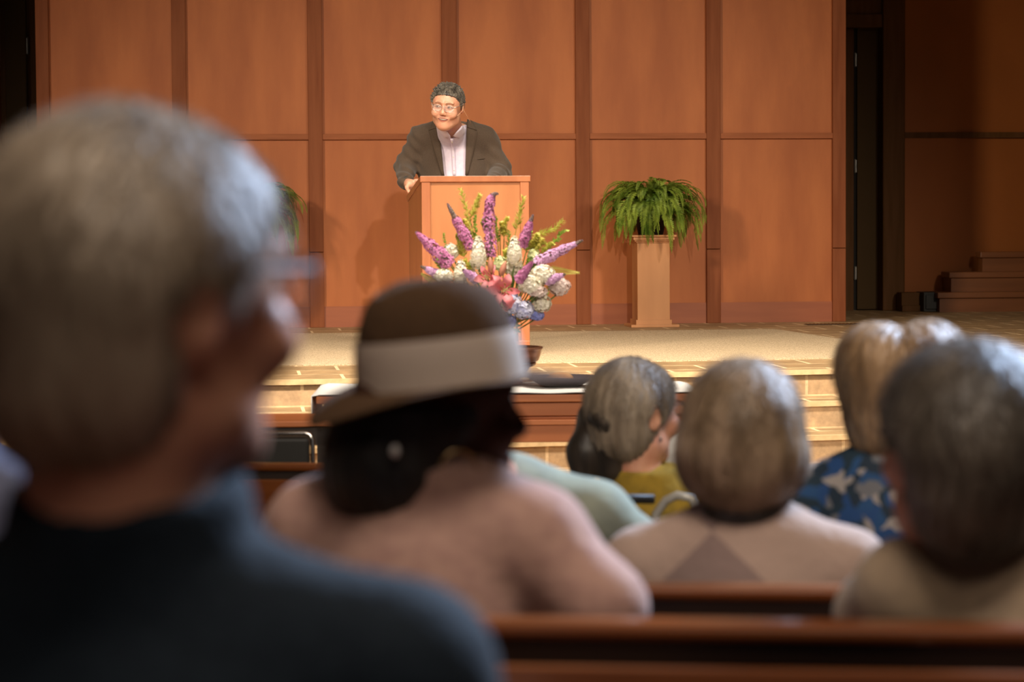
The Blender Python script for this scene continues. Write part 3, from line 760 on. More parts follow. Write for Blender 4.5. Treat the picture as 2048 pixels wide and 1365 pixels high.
# hat
m_felt = mat('brown_felt', lin(76, 54, 34), 0.95, bump=.3, scale=120, col2=lin(68, 48, 30), sheen=0, spec=.2)
m_band = mat('taupe_ribbon', lin(176, 158, 142), 0.7, bump=.2, scale=90, stretch=(1, 1, 6))
HR = H.R @ rotx(D2R(-5.5)); hatc = H.w((0, -.008, .046))
def hw_(x, y, z): return hatc+HR @ np.array([x, y, z])-o
def ring(mbx, fs, n=56):
    base = len(mbx.v)
    for fr_ in fs:
        for j in range(n): mbx.v.append(tuple(fr_(2*PI*j/n)))
    for i in range(len(fs)-1):
        for j in range(n):
            a = base+i*n+j; b = base+i*n+(j+1) % n; mbx.f.append((a, b, b+n, a+n)); mbx.mi.append(0)
hatH = .137
def crown(t, z, e=0):
    def f(q):
        s_ = np.interp(t, [0, .35, .6, .8, .92, 1], [1, .975, .91, .80, .66, .50]); sh = .002*t*t
        x = (.086+e)*s_*math.cos(q); y = (.112+e)*s_*math.sin(q)+sh
        if math.sin(q) < 0: y *= 1-.04*t
        zz = z - (.016*math.exp(-(x/.022)**2) if t > .9 else 0)*min(1, (t-.9)*12)
        return hw_(x, y, zz)
    return f
mb = MB(); fs = [crown(t, hatH*t) for t in (0, .1, .2, .3, .4, .5, .6, .7, .8, .87, .93, .97, 1)]
for s_ in (.8, .55, .3, .05):
    def g_(q, s_=s_):
        x = .043*s_*math.cos(q); y = (.056 if math.sin(q) > 0 else .0538)*s_*math.sin(q)+.002
        return hw_(x, y, hatH+.002-.020*math.exp(-(x/.022)**2))
    fs.append(g_)
ring(mb, fs); hat = mb.build('hat', m_felt, root, True)
mb = MB()
def brim(rr, e):
    def f(q):
        a = 1.0 if rr > 0 else 0
        bx_ = .086+(.166-.086)*rr; by_ = .112+(.178-.112)*rr+(.022*rr if math.sin(q) < 0 else 0)
        zz = -.014*rr**1.6-(.020*rr**2*max(0, math.sin(q))**2)+.021*rr**1.6*abs(math.cos(q))**1.4-.006*rr**2*max(0, -math.sin(q))
        return hw_(bx_*math.cos(q), by_*math.sin(q), zz+e)
    return f
ring(mb, [brim(t, .0015) for t in (0, .2, .4, .6, .8, .95, 1)]+[brim(t, -.0015) for t in (1, .95, .8, .6, .4, .2, 0)]); mb.build('hat_brim', m_felt, hat, True)
mb = MB(); ring(mb, [crown(t, hatH*t, .003) for t in (.0, .02, .1, .2, .3,  .4, .455, .47)]); mb.build('hat_band', m_band, hat, True)
# grey haired man on the right
d = 3.05
bc = W_(2125, 1100, d)
hg2 = hairmat('hair_steel', (0.033, 0.024, 0.015), (0.210, 0.165, 0.120), 10)
m_khaki = mat('khaki_cotton', lin(160, 138, 112), 0.85, bump=.3, scale=30, col2=lin(146, 126, 104), sheen=.2, spec=.2)
root, H, org, bs, body, L = seated('person with dark grey hair in a khaki jacket at the right edge', W_(1928, 918, d), PI-az(-16), (bc.x, bc.y), -az(8), W_(0, 1115, d).z, .248,
    skin_l, m_khaki, m_trousb, hh=.004, collar=(.082, .045, .01), H_pitch=-.10, hsc=1.08, bulk=1.15, hunch=.03, arm={-1: ((-.225, .06, W_(0, 1270, d).z), (-.16, .30, W_(0, 1370, d).z))})
hair('hair', H, cap(H, .023), -.095, LINE, hg2, root, org, amp=.003)
# bob
d = 3.97
bc = W_(1490, 1100, d)
hb = hairmat('hair_ash_blonde', (0.221, 0.145, 0.076), (0.510, 0.357, 0.221), 16)
m_taupe = mat('taupe_knit', lin(176, 150, 134), 0.85, bump=.3, scale=60, sheen=.2, spec=.2)
# argyle-like darker diamonds knitted into the back
nt = m_taupe.node_tree; N_ = nt.nodes; L_ = nt.links
tc = N_.new('ShaderNodeTexCoord'); mp = N_.new('ShaderNodeMapping'); mp.inputs['Rotation'].default_value = (0, D2R(45), 0); mp.inputs['Location'].default_value = (.075, 0, -.02)
sp = N_.new('ShaderNodeCombineXYZ'); se = N_.new('ShaderNodeSeparateXYZ'); ck = N_.new('ShaderNodeTexChecker'); ck.inputs['Scale'].default_value = 4.4
ck.inputs['Color1'].default_value = (*lin(178, 152, 136), 1); ck.inputs['Color2'].default_value = (*lin(142, 120, 112), 1)
L_.new(tc.outputs['Object'], mp.inputs['Vector']); L_.new(mp.outputs['Vector'], se.inputs[0]); L_.new(se.outputs[0], sp.inputs[0]); L_.new(se.outputs[2], sp.inputs[1]); sp.inputs[2].default_value = .05
L_.new(sp.outputs[0], ck.inputs['Vector']); L_.new(ck.outputs['Color'], N_['Principled BSDF'].inputs['Base Color'])
root, H, org, bs, body, L = seated('person with a pale blonde chin-length bob and taupe argyle jumper', W_(1484, 885, d), PI-az(6), (bc.x, bc.y), -az(6), W_(0, 1080, d).z, .222,
    skin_l, m_taupe, m_trous, h=.012, collar=(.068, .02, .006), bulk=1.1)
m_scarf = m_black
def hbob(s):
    H.ell(s, (0, .010, .034), (.098, .112, .106), .03); H.ell(s, (0, .028, -.018), (.108, .100, .078), .03)
    H.ell(s, (0, .038, -.058), (.080, .075, .050), .03)
    for q in (-1, 1): H.ell(s, (q*.066, -.005, -.032), (.038, .055, .048), .03)
hair('hair', H, hbob, -.112, [(-.3, -.055), (.0, -.06), (.04, -.07), (.07, -.09), (.3, -.12)], hb, root, org, amp=.0025, fr=110)
hn = hairmat('hair_nape', (0.03, 0.022, 0.015), (0.06, 0.045, 0.03))
s = Sdf(); H.ell(s, (0, .045, -.11), (.066, .04, .045), .02); H.ell(s, (0, .045, -.145), (.058, .035, .03), .02); sdfmesh('nape_hair', s, .005, hn, root, org, label='dark hair at the nape')
# blue floral blouse
d = 4.75
bc = W_(1765, 1100, d)
hb2 = hairmat('hair_honey', (0.187, 0.099, 0.037), (0.510, 0.323, 0.170), 14)
def floral(name, base, cols, scale=9, seed=0):
    m = bpy.data.materials.new(name); m.use_nodes = True; nt = m.node_tree; N = nt.nodes; L = nt.links; b = N['Principled BSDF']; b.inputs['Roughness'].default_value = .8
    tc = N.new('ShaderNodeTexCoord'); mp = N.new('ShaderNodeMapping'); mp.inputs['Location'].default_value = (seed, seed, seed)
    nz = N.new('ShaderNodeTexNoise'); nz.inputs['Scale'].default_value = scale*.8; nz.inputs['Detail'].default_value = 2
    mx0 = N.new('ShaderNodeVectorMath'); mx0.operation = 'MULTIPLY_ADD'; mx0.inputs[1].default_value = (.08, .08, .08)
    L.new(tc.outputs['Object'], mp.inputs['Vector']); L.new(mp.outputs['Vector'], nz.inputs['Vector'])
    L.new(nz.outputs['Color'], mx0.inputs[0]); L.new(mp.outputs['Vector'], mx0.inputs[2])
    vo = N.new('ShaderNodeTexVoronoi'); vo.inputs['Scale'].default_value = scale*2.2; L.new(mx0.outputs[0], vo.inputs['Vector'])
    se = N.new('ShaderNodeSeparateColor'); L.new(vo.outputs['Color'], se.inputs[0])
    rp = N.new('ShaderNodeValToRGB'); rp.color_ramp.interpolation = 'CONSTANT'; e = rp.color_ramp.elements
    e[0].color = (*base, 1); e[0].position = 0
    for i, c in enumerate(cols):
        q = e.new(.3+.7*i/len(cols)) if i > 0 else e[1]
        q.position = .3+.7*i/len(cols); q.color = (*c, 1)
    L.new(se.outputs[0], rp.inputs['Fac']); L.new(rp.outputs['Color'], b.inputs['Base Color']); return m
m_flor = floral('blue_floral', (0.010, 0.03, 0.05), [(0.012, 0.06, 0.19), (0.010, 0.025, 0.045), (0.36, 0.32, 0.29), (0.014, 0.07, 0.19), (0.16, 0.16, 0.17)], 17)
root, H, org, bs, body, L = seated('person with full honey blonde hair in a blue floral blouse', W_(1812, 792, d), PI-az(10), (bc.x, bc.y), -az(10), W_(0, 965, d).z, .225,
    skin_l, m_flor, m_trous, h=.012, bulk=1.1)
def hbouf(s):
    H.ell(s, (-.045, .015, .060), (.085, .110, .090), .03); H.ell(s, (.055, .015, .060), (.085, .110, .088), .012)
    H.ell(s, (-.05, .02, -.02), (.070, .090, .10), .03); H.ell(s, (.05, .02, -.02), (.075, .090, .10), .03); H.ell(s, (-.055, .02, -.10), (.05, .06, .05), .03); H.ell(s, (.02, .03, -.09), (.07, .06, .05), .03)
hair('hair', H, hbouf, -.16, [(-.3, -.03), (.0, -.05), (.05, -.07), (.3, -.11)], hb2, root, org, amp=.004, fr=90)
# teal shirt
bc = W_(996, 1050, 4.75)
m_teal = mat('teal_grey_cotton', lin(158, 164, 146), 0.85, bump=.3, scale=20, col2=lin(144, 150, 136), spec=.2)
root, H, org, bs, body, L = seated('person in a pale teal shirt, head bowed out of sight behind the fedora', W_(928, 838, 4.6), PI-az(0), (bc.x, bc.y), -az(4), W_(0, 980, 4.75).z, .250,
    skin_l, m_teal, m_trous, H_pitch=.3, h=.013, collar=(.072, .02, 0), bulk=1.35, arm={1: ((.275, .02, W_(0, 1110, 4.75).z), (.14, .3, W_(0, 1150, 4.75).z))})
hair('hair', H, cap(H, .012), -.08, LINE, hg2, root, org)
# left edge
bc = W_(-105, 1050, 4.7)
m_slate = mat('slate_blue_cotton', lin(112, 116, 138), 0.85, spec=.2)
root, H, org, bs, body, L = seated('person in a slate blue shirt cut off by the left edge, dark hair', W_(-92, 852, 4.7), PI-az(5), (bc.x, bc.y), -az(5), W_(0, 925, 4.7).z, .185,
    skin_l, m_slate, m_trous, h=.013, hsc=1.05)
hair('hair', H, cap(H, .018), -.12, [(-.3, -.0), (.0, -.03), (.05, -.06), (.3, -.11)], hd, root, org)
# ponytail in a wheelchair
d = 6.4
bc = W_(1290, 1000, d)
hp = hairmat('hair_brown_grey', (0.119, 0.076, 0.044), (0.544, 0.425, 0.306), 12)
m_olive = mat('olive_cotton', lin(168, 136, 50), 0.85, bump=.4, scale=25, col2=lin(144, 118, 46), spec=.2)
root, H, org, bs, body, L = seated('person with a low ponytail and glasses in an olive hooded jacket', W_(1268, 832, d), PI-az(50), (bc.x, bc.y), -az(10), W_(0, 988, d).z, .192,
    skin_l, m_olive, m_trous, h=.013, hh=.005, collar=(.080, .06, .01), hsc=1.16)
PON = np.array([0, .11, .0])
def hpon(s):
    cap(H, .016)(s)
hair('hair', H, hpon, -.10, [(-.3, .02), (-.04, .0), (.0, -.03), (.04, -.055), (.065, -.07), (.085, -.2), (.3, -.2)], hp, root, org, amp=.003)
hpd = hairmat('hair_dark_brown', (0.018, 0.012, 0.008), (0.06, 0.042, 0.028), 22)
s = Sdf(); a = H.w((0.0, .108, .005)); b = V(W_(1190, 835, d)); c = V(W_(1168, 905, d-.02)); e_ = V(W_(1162, 965, d-.03))
s.cone(a, b, .026, .040, .02); s.cone(b, c, .040, .042, .03); s.cone(c, e_, .042, .026, .03)
a2 = H.w((-.02, .09, -.01)); s.cone(a2, V(W_(1222, 935, d-.03)), .034, .040, .03)
sdfmesh('ponytail', s, .005, hpd, root, org)
mb = MB(); aa = H.w((0, .112, .004)); dd = (V(b)-V(a))/np.linalg.norm(V(b)-V(a)); u = np.cross(dd, [0, 0, 1.]); u /= np.linalg.norm(u); v = np.cross(dd, u)
mb.tube([aa-V(org)+.022*(u*math.cos(t)+v*math.sin(t)) for t in np.linspace(0, 2*PI, 20)], .004, 8); mb.build('hair_tie', m_black, root, True)
glasses(H, root, org, m_black, m_lens, half=.024, hz=.016, r=.0018)
mb = MB(); q = H.w((-.088, 0, -.045))-V(org); mb.lathe([(0, -.012), (.004, -.008), (.002, .004), (0, .008)], q, 10); mb.build('earring', mat('silver', (.8, .8, .8), .2, 1), root, True)
# wheelchair around that person
wc = empty('wheelchair', org, rz=-az(10), label='wheelchair with a pale curved push handle and dark bar under the olive jacket', cat='wheelchair')
zt_ = at(1300, 998, 6.15).z-org.z
m_frame = mat('chair_frame_cream', (0.62, 0.58, 0.50), .3, .3, coat=.5); m_vin = mat('black_vinyl', (0.02, 0.018, 0.016), .45)
mb = MB(); mb.bx(-.22, .22, -.20, .24, .42, .46); mb.build('seat', m_vin, wc, bevel=.01)
mb = MB(); mb.bx(-.22, .22, -.235, -.215, .46, zt_-.14); mb.build('backrest', m_vin, wc, bevel=.01)
mb = MB(); mb.tube([(-.17, -.255, zt_), (.055, -.255, zt_)], .0125, 12); mb.build('cross_bar', m_vin, wc, True)
for sx in (-1, 1):
    mb = MB(); x = .075 if sx > 0 else -.215
    pts = [(x-.03, -.25, zt_-.25), (x-.028, -.25, zt_-.10), (x-.015, -.255, zt_-.035), (x+.01, -.262, zt_-.002), (x+.04, -.27, zt_+.012), (x+.075, -.272, zt_+.006), (x+.09, -.27, zt_-.025)]
    if sx < 0: pts = [(2*x-p[0], p[1], p[2]) for p in pts]
    mb.tube(pts, .011, 12); mb.build('push_handle', m_frame, wc, True)
for sx in (-.27, .27):
    mb = MB(); mb.tube([(sx, .29*math.cos(t), .30+.29*math.sin(t)) for t in np.linspace(0, 2*PI, 41)], .014, 8)
    for i in range(12): t = PI*i/6; mb.tube([(sx, 0, .30), (sx, .28*math.cos(t), .30+.28*math.sin(t))], .002, 4)
    mb.tube([(sx*.85, 0, .3), (sx*1.05, 0, .3)], .02, 10); mb.build('wheel', m_black, wc, True)
    mb = MB(); y0 = .42; xx = sx*.8; mb.tube([(xx, y0+.07*math.cos(t), .084+.07*math.sin(t)) for t in np.linspace(0, 2*PI, 21)], .012, 8); mb.tube([(xx, y0, .09), (xx, y0, .42), (xx, -.2, .42)], .009, 8); mb.build('caster', m_frame, wc, True)
# white lace blouse behind the bob
d = 7.0
bc = W_(1448, 1000, d)
m_lace = floral('white_lace', (0.62, 0.58, 0.56), [(0.70, 0.68, 0.66), (0.45, 0.42, 0.44), (0.72, 0.70, 0.68), (0.36, 0.38, 0.50)], 14, 3)
root, H, org, bs, body, L = seated('person in a white patterned blouse mostly hidden behind the blonde bob', W_(1478, 822, d), PI-az(4), (bc.x, bc.y), -az(4), W_(0, 868, d).z, .195,
    skin_l, m_lace, m_trous, h=.014, hsc=.95, H_pitch=.35, bulk=1.2)
hair('hair', H, cap(H, .014), -.12, [(-.3, -.0), (.0, -.03), (.05, -.06), (.3, -.11)], hb, root, org)
stl = empty('stool', org, label='wooden stool under the white patterned blouse', cat='stool')
mb = MB(); mb.lathe([(0, .40), (.17, .40), (.18, .41), (.18, .44), (.17, .45), (0, .45)], n=32); mb.build('seat', m_pew, stl)
for i in range(4):
    t = PI/4+i*PI/2; mb = MB(); mb.tube([(.11*math.cos(t), .11*math.sin(t), .40), (.17*math.cos(t), .17*math.sin(t), 0)], .016, 8); mb.build('leg', m_pew, stl)

# black chair and side table left of the hat
cpx = at(592, 870, 8.0); fz = ZN; tz = at(592, 867, 8.0).z-fz
ch = empty('chrome_chair', (cpx.x, cpx.y, fz), rz=-D2R(8), label='black padded chair with a chrome frame left of the fedora', cat='chair')
m_chr = mat('chrome', (.75, .72, .68), .18, 1)
mb = MB(); mb.bx(-.058, .05, -.02, .02, tz-.34, tz-.012); mb.build('back_cushion', m_vin, ch, bevel=.012) if False else None
mb = MB(); mb.bx(-.20, .045, -.015, .02, tz-.30, tz-.014); mb.build('backrest', m_vin, ch, bevel=.012)
mb = MB(); mb.tube([(.055, .0, 0.02), (.055, 0, tz-.02), (.045, 0, tz-.004), (.03, 0, tz), (-.185, 0, tz), (-.20, 0, tz-.004), (-.21, 0, tz-.02), (-.21, 0, .02)], .008, 10); mb.build('frame', m_chr, ch, True)
mb = MB(); mb.bx(-.20, .045, .02, .42, .41, .46); mb.build('seat', m_vin, ch, bevel=.015)
for x in (-.20, .045):
    mb = MB(); mb.tube([(x, .40, .41), (x, .42, 0.02)], .009, 10); mb.build('leg', m_chr, ch, True)
p2 = at(600, 842, 8.75); hh_ = p2.z-ZN
sd = empty('side_table', (p2.x, p2.y, ZN), rz=-D2R(4), label='narrow reddish wooden side table behind the black chrome chair', cat='table')
mb = MB(); mb.bx(-.9, .14, -.02, .34, hh_-.022, hh_); mb.build('tabletop', m_tablew, sd, bevel=.004)
mb = MB(); mb.bx(-.86, .11, .0, .02, hh_-.09, hh_-.022); mb.build('apron', m_pew_shade, sd)
for x in (-.85, .06):
    for y in (.0, .28):
        mb = MB(); mb.bx(x, x+.05, y, y+.05, 0, hh_-.022); mb.build('leg', m_pew_shade, sd)

# ------------------------------------------------------------------ ferns on pedestals
def bmat(name, c1, c2, rough=.6, scale=60, tr=.25):
    m = mat(name, c1, rough, col2=c2, scale=scale, spec=.3); b = m.node_tree.nodes['Principled BSDF']
    b.inputs['Subsurface Weight'].default_value = 0; b.inputs['Transmission Weight'].default_value = 0
    return m
def leafmat(name, c1, c2, scale=20, tr=.35):
    m = mat(name, c1, .55, col2=c2, scale=scale, spec=.3); nt = m.node_tree; N = nt.nodes; L = nt.links
    b = N['Principled BSDF']; t = N.new('ShaderNodeBsdfTranslucent'); mx = N.new('ShaderNodeMixShader'); mx.inputs[0].default_value = tr
    L.new(b.inputs['Base Color'].links[0].from_socket, t.inputs[0]); L.new(b.outputs[0], mx.inputs[1]); L.new(t.outputs[0], mx.inputs[2])
    L.new(mx.outputs[0], N['Material Output'].inputs[0]); return m
m_fern = leafmat('fern_leaf', lin(80, 108, 28), lin(160, 178, 70), 9, .2)
m_ped = mat('pedestal_wood', (0.44, 0.185, 0.062), 0.45, col2=(0.52, 0.23, 0.085), scale=2, stretch=(3, 3, .6))
def fern_stand(pxc, seed, lab1, lab2, ztop_px=470):
    Y = WY-.42
    b = ony(pxc, 650, Y); g0 = Vector((b.x, Y, 0)); top = ony(pxc, ztop_px, Y).z
    r = empty('pedestal', g0, label=lab1, cat='pedestal', group='fern pedestals')
    w_ = 66/(F/(at(pxc, 500, 16.5)-CP).dot(FW))/2
    mb = MB(); mb.bx(-w_, w_, -w_, w_, .045, top-.045); mb.build('shaft', m_ped, r, bevel=.002)
    mb = MB(); mb.bx(-w_-.012, w_+.012, -w_-.012, w_+.012, .015, .05); mb.bx(-w_-.05, w_+.06, -w_-.04, w_+.05, 0, .018); mb.build('plinth', m_ped, r, bevel=.002)
    mb = MB()
    for e, z0, z1 in ((.008, top-.055, top-.045), (.02, top-.045, top-.035), (.03, top-.035, top-.014), (.042, top-.014, top)): mb.bx(-w_-e, w_+e, -w_-e, w_+e, z0, z1)
    mb.build('capital', m_ped, r, bevel=.003)
    f = empty('potted_fern', g0+Vector((0, 0, top)), label=lab2, cat='fern', group='ferns on pedestals')
    mb = MB(); mb.lathe([(0, 0), (.085, 0), (.115, .13), (.125, .13), (.125, .15), (.112, .15), (.108, .13), (0, .13)]); mb.build('pot', m_black, f, True)
    R = random.Random(seed); mb = MB()
    for i in range(190):
        ph = R.uniform(0, 2*PI); lay = R.random(); Ln = R.uniform(.34, .54)*(1 if lay < .8 else .7)
        el = math.radians(R.choice([R.uniform(20, 50), R.uniform(45, 80), R.uniform(66, 88), R.uniform(72, 89)])); ns = 30
        p = Vector((.03*math.cos(ph), .03*math.sin(ph), .13)); dirh = Vector((math.cos(ph), math.sin(ph)*.9, 0)); p.z = .15; side0 = Vector((-math.sin(ph), math.cos(ph), 0))
        pts = [p.copy()]; a = el; curl = R.uniform(2.4, 3.6)
        if i > 140: el = math.radians(R.uniform(70, 89)); Ln = R.uniform(.34, .46); curl = R.uniform(1.9, 2.7)
        if i > 140: a = el
        tw = R.uniform(-.5, .5)
        for k in range(ns):
            a -= curl*(.5+1.2*k/ns)/ns; a = max(a, -1.45)
            dr = dirh*math.cos(a)+Vector((0, 0, 1))*math.sin(a)+side0*tw*.3*k/ns; p = p+dr*(Ln/ns); pts.append(p.copy())
        mb.tube(pts[::3], .0016, 4, 0, False)
        for k in range(3, ns+1):
            t = k/ns; ll = .052*math.sin(PI*min(1, .16+t*.84))**.7*(1-.2*t)*R.uniform(.85, 1.1)
            d0 = (pts[k]-pts[k-1]).normalized(); sd_ = d0.cross(Vector((0, 0, 1)));
            sd_ = sd_.normalized() if sd_.length > .05 else side0
            up = sd_.cross(d0).normalized()
            sd_ = (sd_*math.cos(tw)+up*math.sin(tw)*.6).normalized()
            for half in (0, .5):
                if k == ns and half: continue
                c0 = pts[k]-(d0*(Ln/ns)*half)
                for q in (-1, 1):
                    e = c0+(sd_*q*.92+d0*.42+up*R.uniform(-.25, .1)).normalized()*ll; mid = (c0+e)/2+up*.003
                    wv = d0*(.0052*(1.15-t*.5))
                    mb.add([c0, mid-wv, e, mid+wv], [(0, 1, 2, 3)])
    mb.build('fronds', m_fern, f)
    return f
fern_stand(1302, 11, 'square wooden pedestal under the right-hand fern', 'bushy green fern spilling over the pedestal right of the lectern')
fern_stand(505, 5, 'wooden pedestal under the left-hand fern, behind the nearest head', 'bushy green fern partly hidden by the nearest grey-haired head', 476)
# young upright frond tip of the right fern is part of its foliage

# ------------------------------------------------------------------ flower arrangement
VD = (VP-CP).dot(FW)
m_stem = mat('stem_green', lin(96, 120, 48), .6)
m_w = mat('petal_white', lin(250, 243, 228), .7, col2=lin(238, 230, 204), scale=30)
m_wp = mat('petal_blush', lin(236, 218, 208), .7, col2=lin(216, 192, 184), scale=30)
m_pu = mat('petal_mauve', lin(228, 152, 200), .7, col2=lin(194, 108, 160), scale=50)
m_pu2 = mat('petal_lilac', lin(236, 192, 230), .7, col2=lin(212, 158, 206), scale=50)
m_bl = mat('petal_periwinkle', lin(196, 198, 232), .7, col2=lin(226, 224, 238), scale=30)
m_bl2 = mat('petal_blue', lin(132, 144, 222), .7, col2=lin(166, 168, 226), scale=30)
m_gw = mat('petal_green_white', lin(220, 226, 160), .7, col2=lin(238, 238, 200), scale=30)
m_bud = mat('bud_green', lin(136, 120, 96), .7, col2=lin(150, 120, 130), scale=60)
m_leafy = leafmat('leaf_yellow_green', lin(236, 226, 130), lin(206, 206, 100))
m_leafg = leafmat('leaf_green', lin(196, 214, 112), lin(150, 182, 78))
m_lily = mat('lily_pink', lin(214, 92, 104), .5, col2=lin(232, 146, 150), scale=14)
m_lilyb = mat('lily_bud', lin(206, 128, 112), .5, col2=lin(190, 140, 104), scale=20)
m_anth = mat('anther', lin(150, 84, 40), .7); m_fil = mat('filament', lin(216, 214, 150), .6)
NECK = at(1006, 655, VD+.02); INV = VP+Vector((0, 0, vz-.03))
def floret(mb, p, n, r, R):
    n = n.normalized(); u = n.orthogonal().normalized(); v = n.cross(u); a0 = R.random()*PI
    for k in range(4):
        a = a0+k*PI/2; c = u*math.cos(a)+v*math.sin(a); s_ = n.cross(c)
        mb.add([p, p+c*r*.6+s_*r*.45+n*r*.25, p+c*r*1.1+n*r*.30, p+c*r*.6-s_*r*.45+n*r*.25], [(0, 1, 2, 3)])
def stem(root, p, rr=.003):
    a = Vector(p)-root.location; nk = NECK-root.location; iv = INV-root.location
    mb = MB(); mb.tube([a, a*.45+nk*.55+Vector((0, .03, -.03)), nk, iv], rr, 6); mb.build('stem', m_stem, root)
def sroot(name, p, label, cat, group): return empty(name, p, label=label, cat=cat, group=group)
def spike(bx_, by_, tx, ty, w_, m1, label, dd=0, curl=None, bare=.2, dense=1.0):
    R = random.Random(int(bx_*7+ty)); d_ = VD+dd
    a = at(bx_, by_, d_); b = at(tx, ty, d_-.05); r = w_/(F/d_)
    root = sroot('butterfly_bush_spike', a, label, 'flower', 'purple flower spikes')
    pts = []
    for i in range(21):
        t = i/20; p = a.lerp(b, t)
        if curl: cc = at(curl[0], curl[1], d_-.03); p = a.lerp(cc, t).lerp(cc.lerp(b, t), t)
        pts.append(p-a)
    core = MB(); core.tube(pts, [max(.0015, r*.55*(1-(i/20)**1.5)) for i in range(21)], 8); core.build('spike_core', m_bud, root, True)
    mb = MB(); nb = MB(); N = int(620*dense)
    for i in range(N):
        t = (i+R.random())/N; f_ = t*20; k = min(int(f_), 19); p = pts[k].lerp(pts[k+1], f_-k); ax = (pts[k+1]-pts[k]).normalized()
        q = R.uniform(0, 2*PI); u = ax.orthogonal().normalized(); v = ax.cross(u); nn = u*math.cos(q)+v*math.sin(q)
        rr = r*(.86+.14*math.sin(t*22+R.random())+R.uniform(-.12, .2))*(1-t**2.2)*min(1, .6+t*4)+.002
        if t > 1-bare: floret(nb, p+nn*rr*.8, nn+ax*.5, .004, R)
        else: floret(mb, p+nn*rr, nn+ax*.3, R.uniform(.0042, .0062), R)
    mb.build('blossom', m1, root)
    if nb.v: nb.build('bud_tip', m_bud, root)
    stem(root, a); return root
def bloom(x, y, rx_, ry_, m1, label, dd=0, name='hydrangea_bloom', group='hydrangea blooms', cone=0, fr=.0085):
    R = random.Random(int(x*3+y)); d_ = VD+dd; c = at(x, y, d_); sx = rx_/(F/d_); sz = ry_/(F/d_)
    root = sroot(name, c, label, 'flower', group)
    N = int(90+75000*sx*sz); N = min(N, 620)
    core = MB(); core.lathe([(0, -sz*.8), (sx*.6, -sz*.5), (sx*.75, 0), (sx*.55*(1-cone*.4), sz*.5), (0, sz*.8)], (0, 0, 0), 14)
    core.build('bloom_core', m1, root, True)
    mb = MB()
    for i in range(N):
        z = R.uniform(-1, 1); q = R.uniform(0, 2*PI); s_ = math.sqrt(1-z*z); n_ = Vector((s_*math.cos(q), s_*math.sin(q), z))
        k = (1-cone*(z*.5+.5)*1.0); lump = R.uniform(.86, 1.10)+.09*math.sin(q*4+z*7)*math.cos(z*6+q)
        p = Vector((n_.x*sx*k*lump, n_.y*sx*k*lump, n_.z*sz*lump)); floret(mb, p, n_, fr*R.uniform(.8, 1.2), R)
    mb.build('blossom', m1, root); stem(root, c-Vector((0, 0, sz*.7))); return root
spike(900, 530, 832, 464, 15, m_pu, 'thick mauve flower spike pointing out to the upper left', -.05, bare=.02, dense=1.4)
spike(943, 497, 895, 408, 11, m_pu, 'purple flower spike with a dark thin tip, left of the tallest', .02, bare=.32, dense=1.2)
spike(983, 514, 996, 388, 12, m_pu, 'tallest mauve flower spike with a curled grey tip', 0, curl=(968, 380), bare=.22, dense=1.5)
spike(1043, 494, 1066, 430, 10, m_pu, 'purple flower spike between the tallest spike and the long right one', 0, bare=.2)
spike(1072, 526, 1165, 481, 11, m_pu2, 'long pale lilac flower spike pointing far to the right', -.02, bare=.15, dense=1.4)
spike(1036, 562, 1065, 524, 9, m_pu, 'short bright mauve spike in front of the white blooms at right', -.14, bare=.02)
spike(885, 553, 842, 533, 8, m_pu2, 'small lilac spike low at the far left of the arrangement', -.04, bare=.2)
spike(953, 560, 926, 540, 8, m_pu2, 'short lilac spike just left of the pink lilies', -.14, bare=.05)
spike(1093, 563, 1130, 549, 8, m_pu2, 'small dusty lilac spike low on the right side', -.08, bare=.1)
bl = [(957, 508, 19, 34, m_w, 'tall white hydrangea cone left of the tallest purple spike', -.05, .6),
      (1029, 505, 18, 30, m_w, 'tall white hydrangea cone right of the tallest purple spike', -.05, .6),
      (921, 548, 14, 26, m_w, 'white hydrangea cone above the left of the hat crown', -.08, .4),
      (888, 552, 17, 12, m_w, 'round white bloom low on the left side', -.08, 0),
      (903, 503, 14, 14, m_w, 'small white bloom beside the thick mauve spike', .03, 0),
      (1000, 528, 13, 14, m_gw, 'greenish white bloom in the centre above the lilies', 0, .2),
      (1028, 536, 16, 14, m_w, 'white bloom under the right tall white cone', 0, 0),
      (1085, 550, 23, 18, m_w, 'large round white hydrangea at the right of the lilies', -.08, 0),
      (1060, 570, 22, 18, m_w, 'white hydrangea directly right of the lilies', -.12, 0),
      (1075, 584, 18, 10, m_wp, 'blush tinted bloom under the large white hydrangeas', -.12, 0),
      (1119, 573, 20, 17, m_wp, 'round blush white hydrangea at the far right', -.05, 0),
      (1083, 606, 20, 17, m_w, 'white hydrangea lowest on the right side', -.06, .2),
      (888, 578, 22, 10, m_w, 'white bloom peeking over the left of the hat crown', -.05, 0),
      (930, 592, 24, 16, m_w, 'white bloom behind the top of the hat', -.03, 0),
      (1022, 608, 22, 18, m_bl, 'pale periwinkle hydrangea under the pink lilies', -.14, 0),
      (1047, 620, 19, 17, m_bl, 'periwinkle hydrangea right of the one under the lilies', -.12, 0),
      (995, 620, 18, 16, m_bl, 'periwinkle hydrangea beside the hat crown', -.10, 0),
      (1016, 642, 15, 13, m_bl2, 'small blue hydrangea lowest in the centre', -.08, 0),
      (1073, 631, 14, 9, m_bl2, 'deep blue hydrangea at the lower right', -.03, 0),
      (1068, 512, 12, 12, m_gw, 'small green white bloom under the long lilac spike', .02, 0)]
for x, y, a, b, m1, lab, dd, cn in bl: bloom(x, y, a, b, m1, lab, dd, cone=cn)
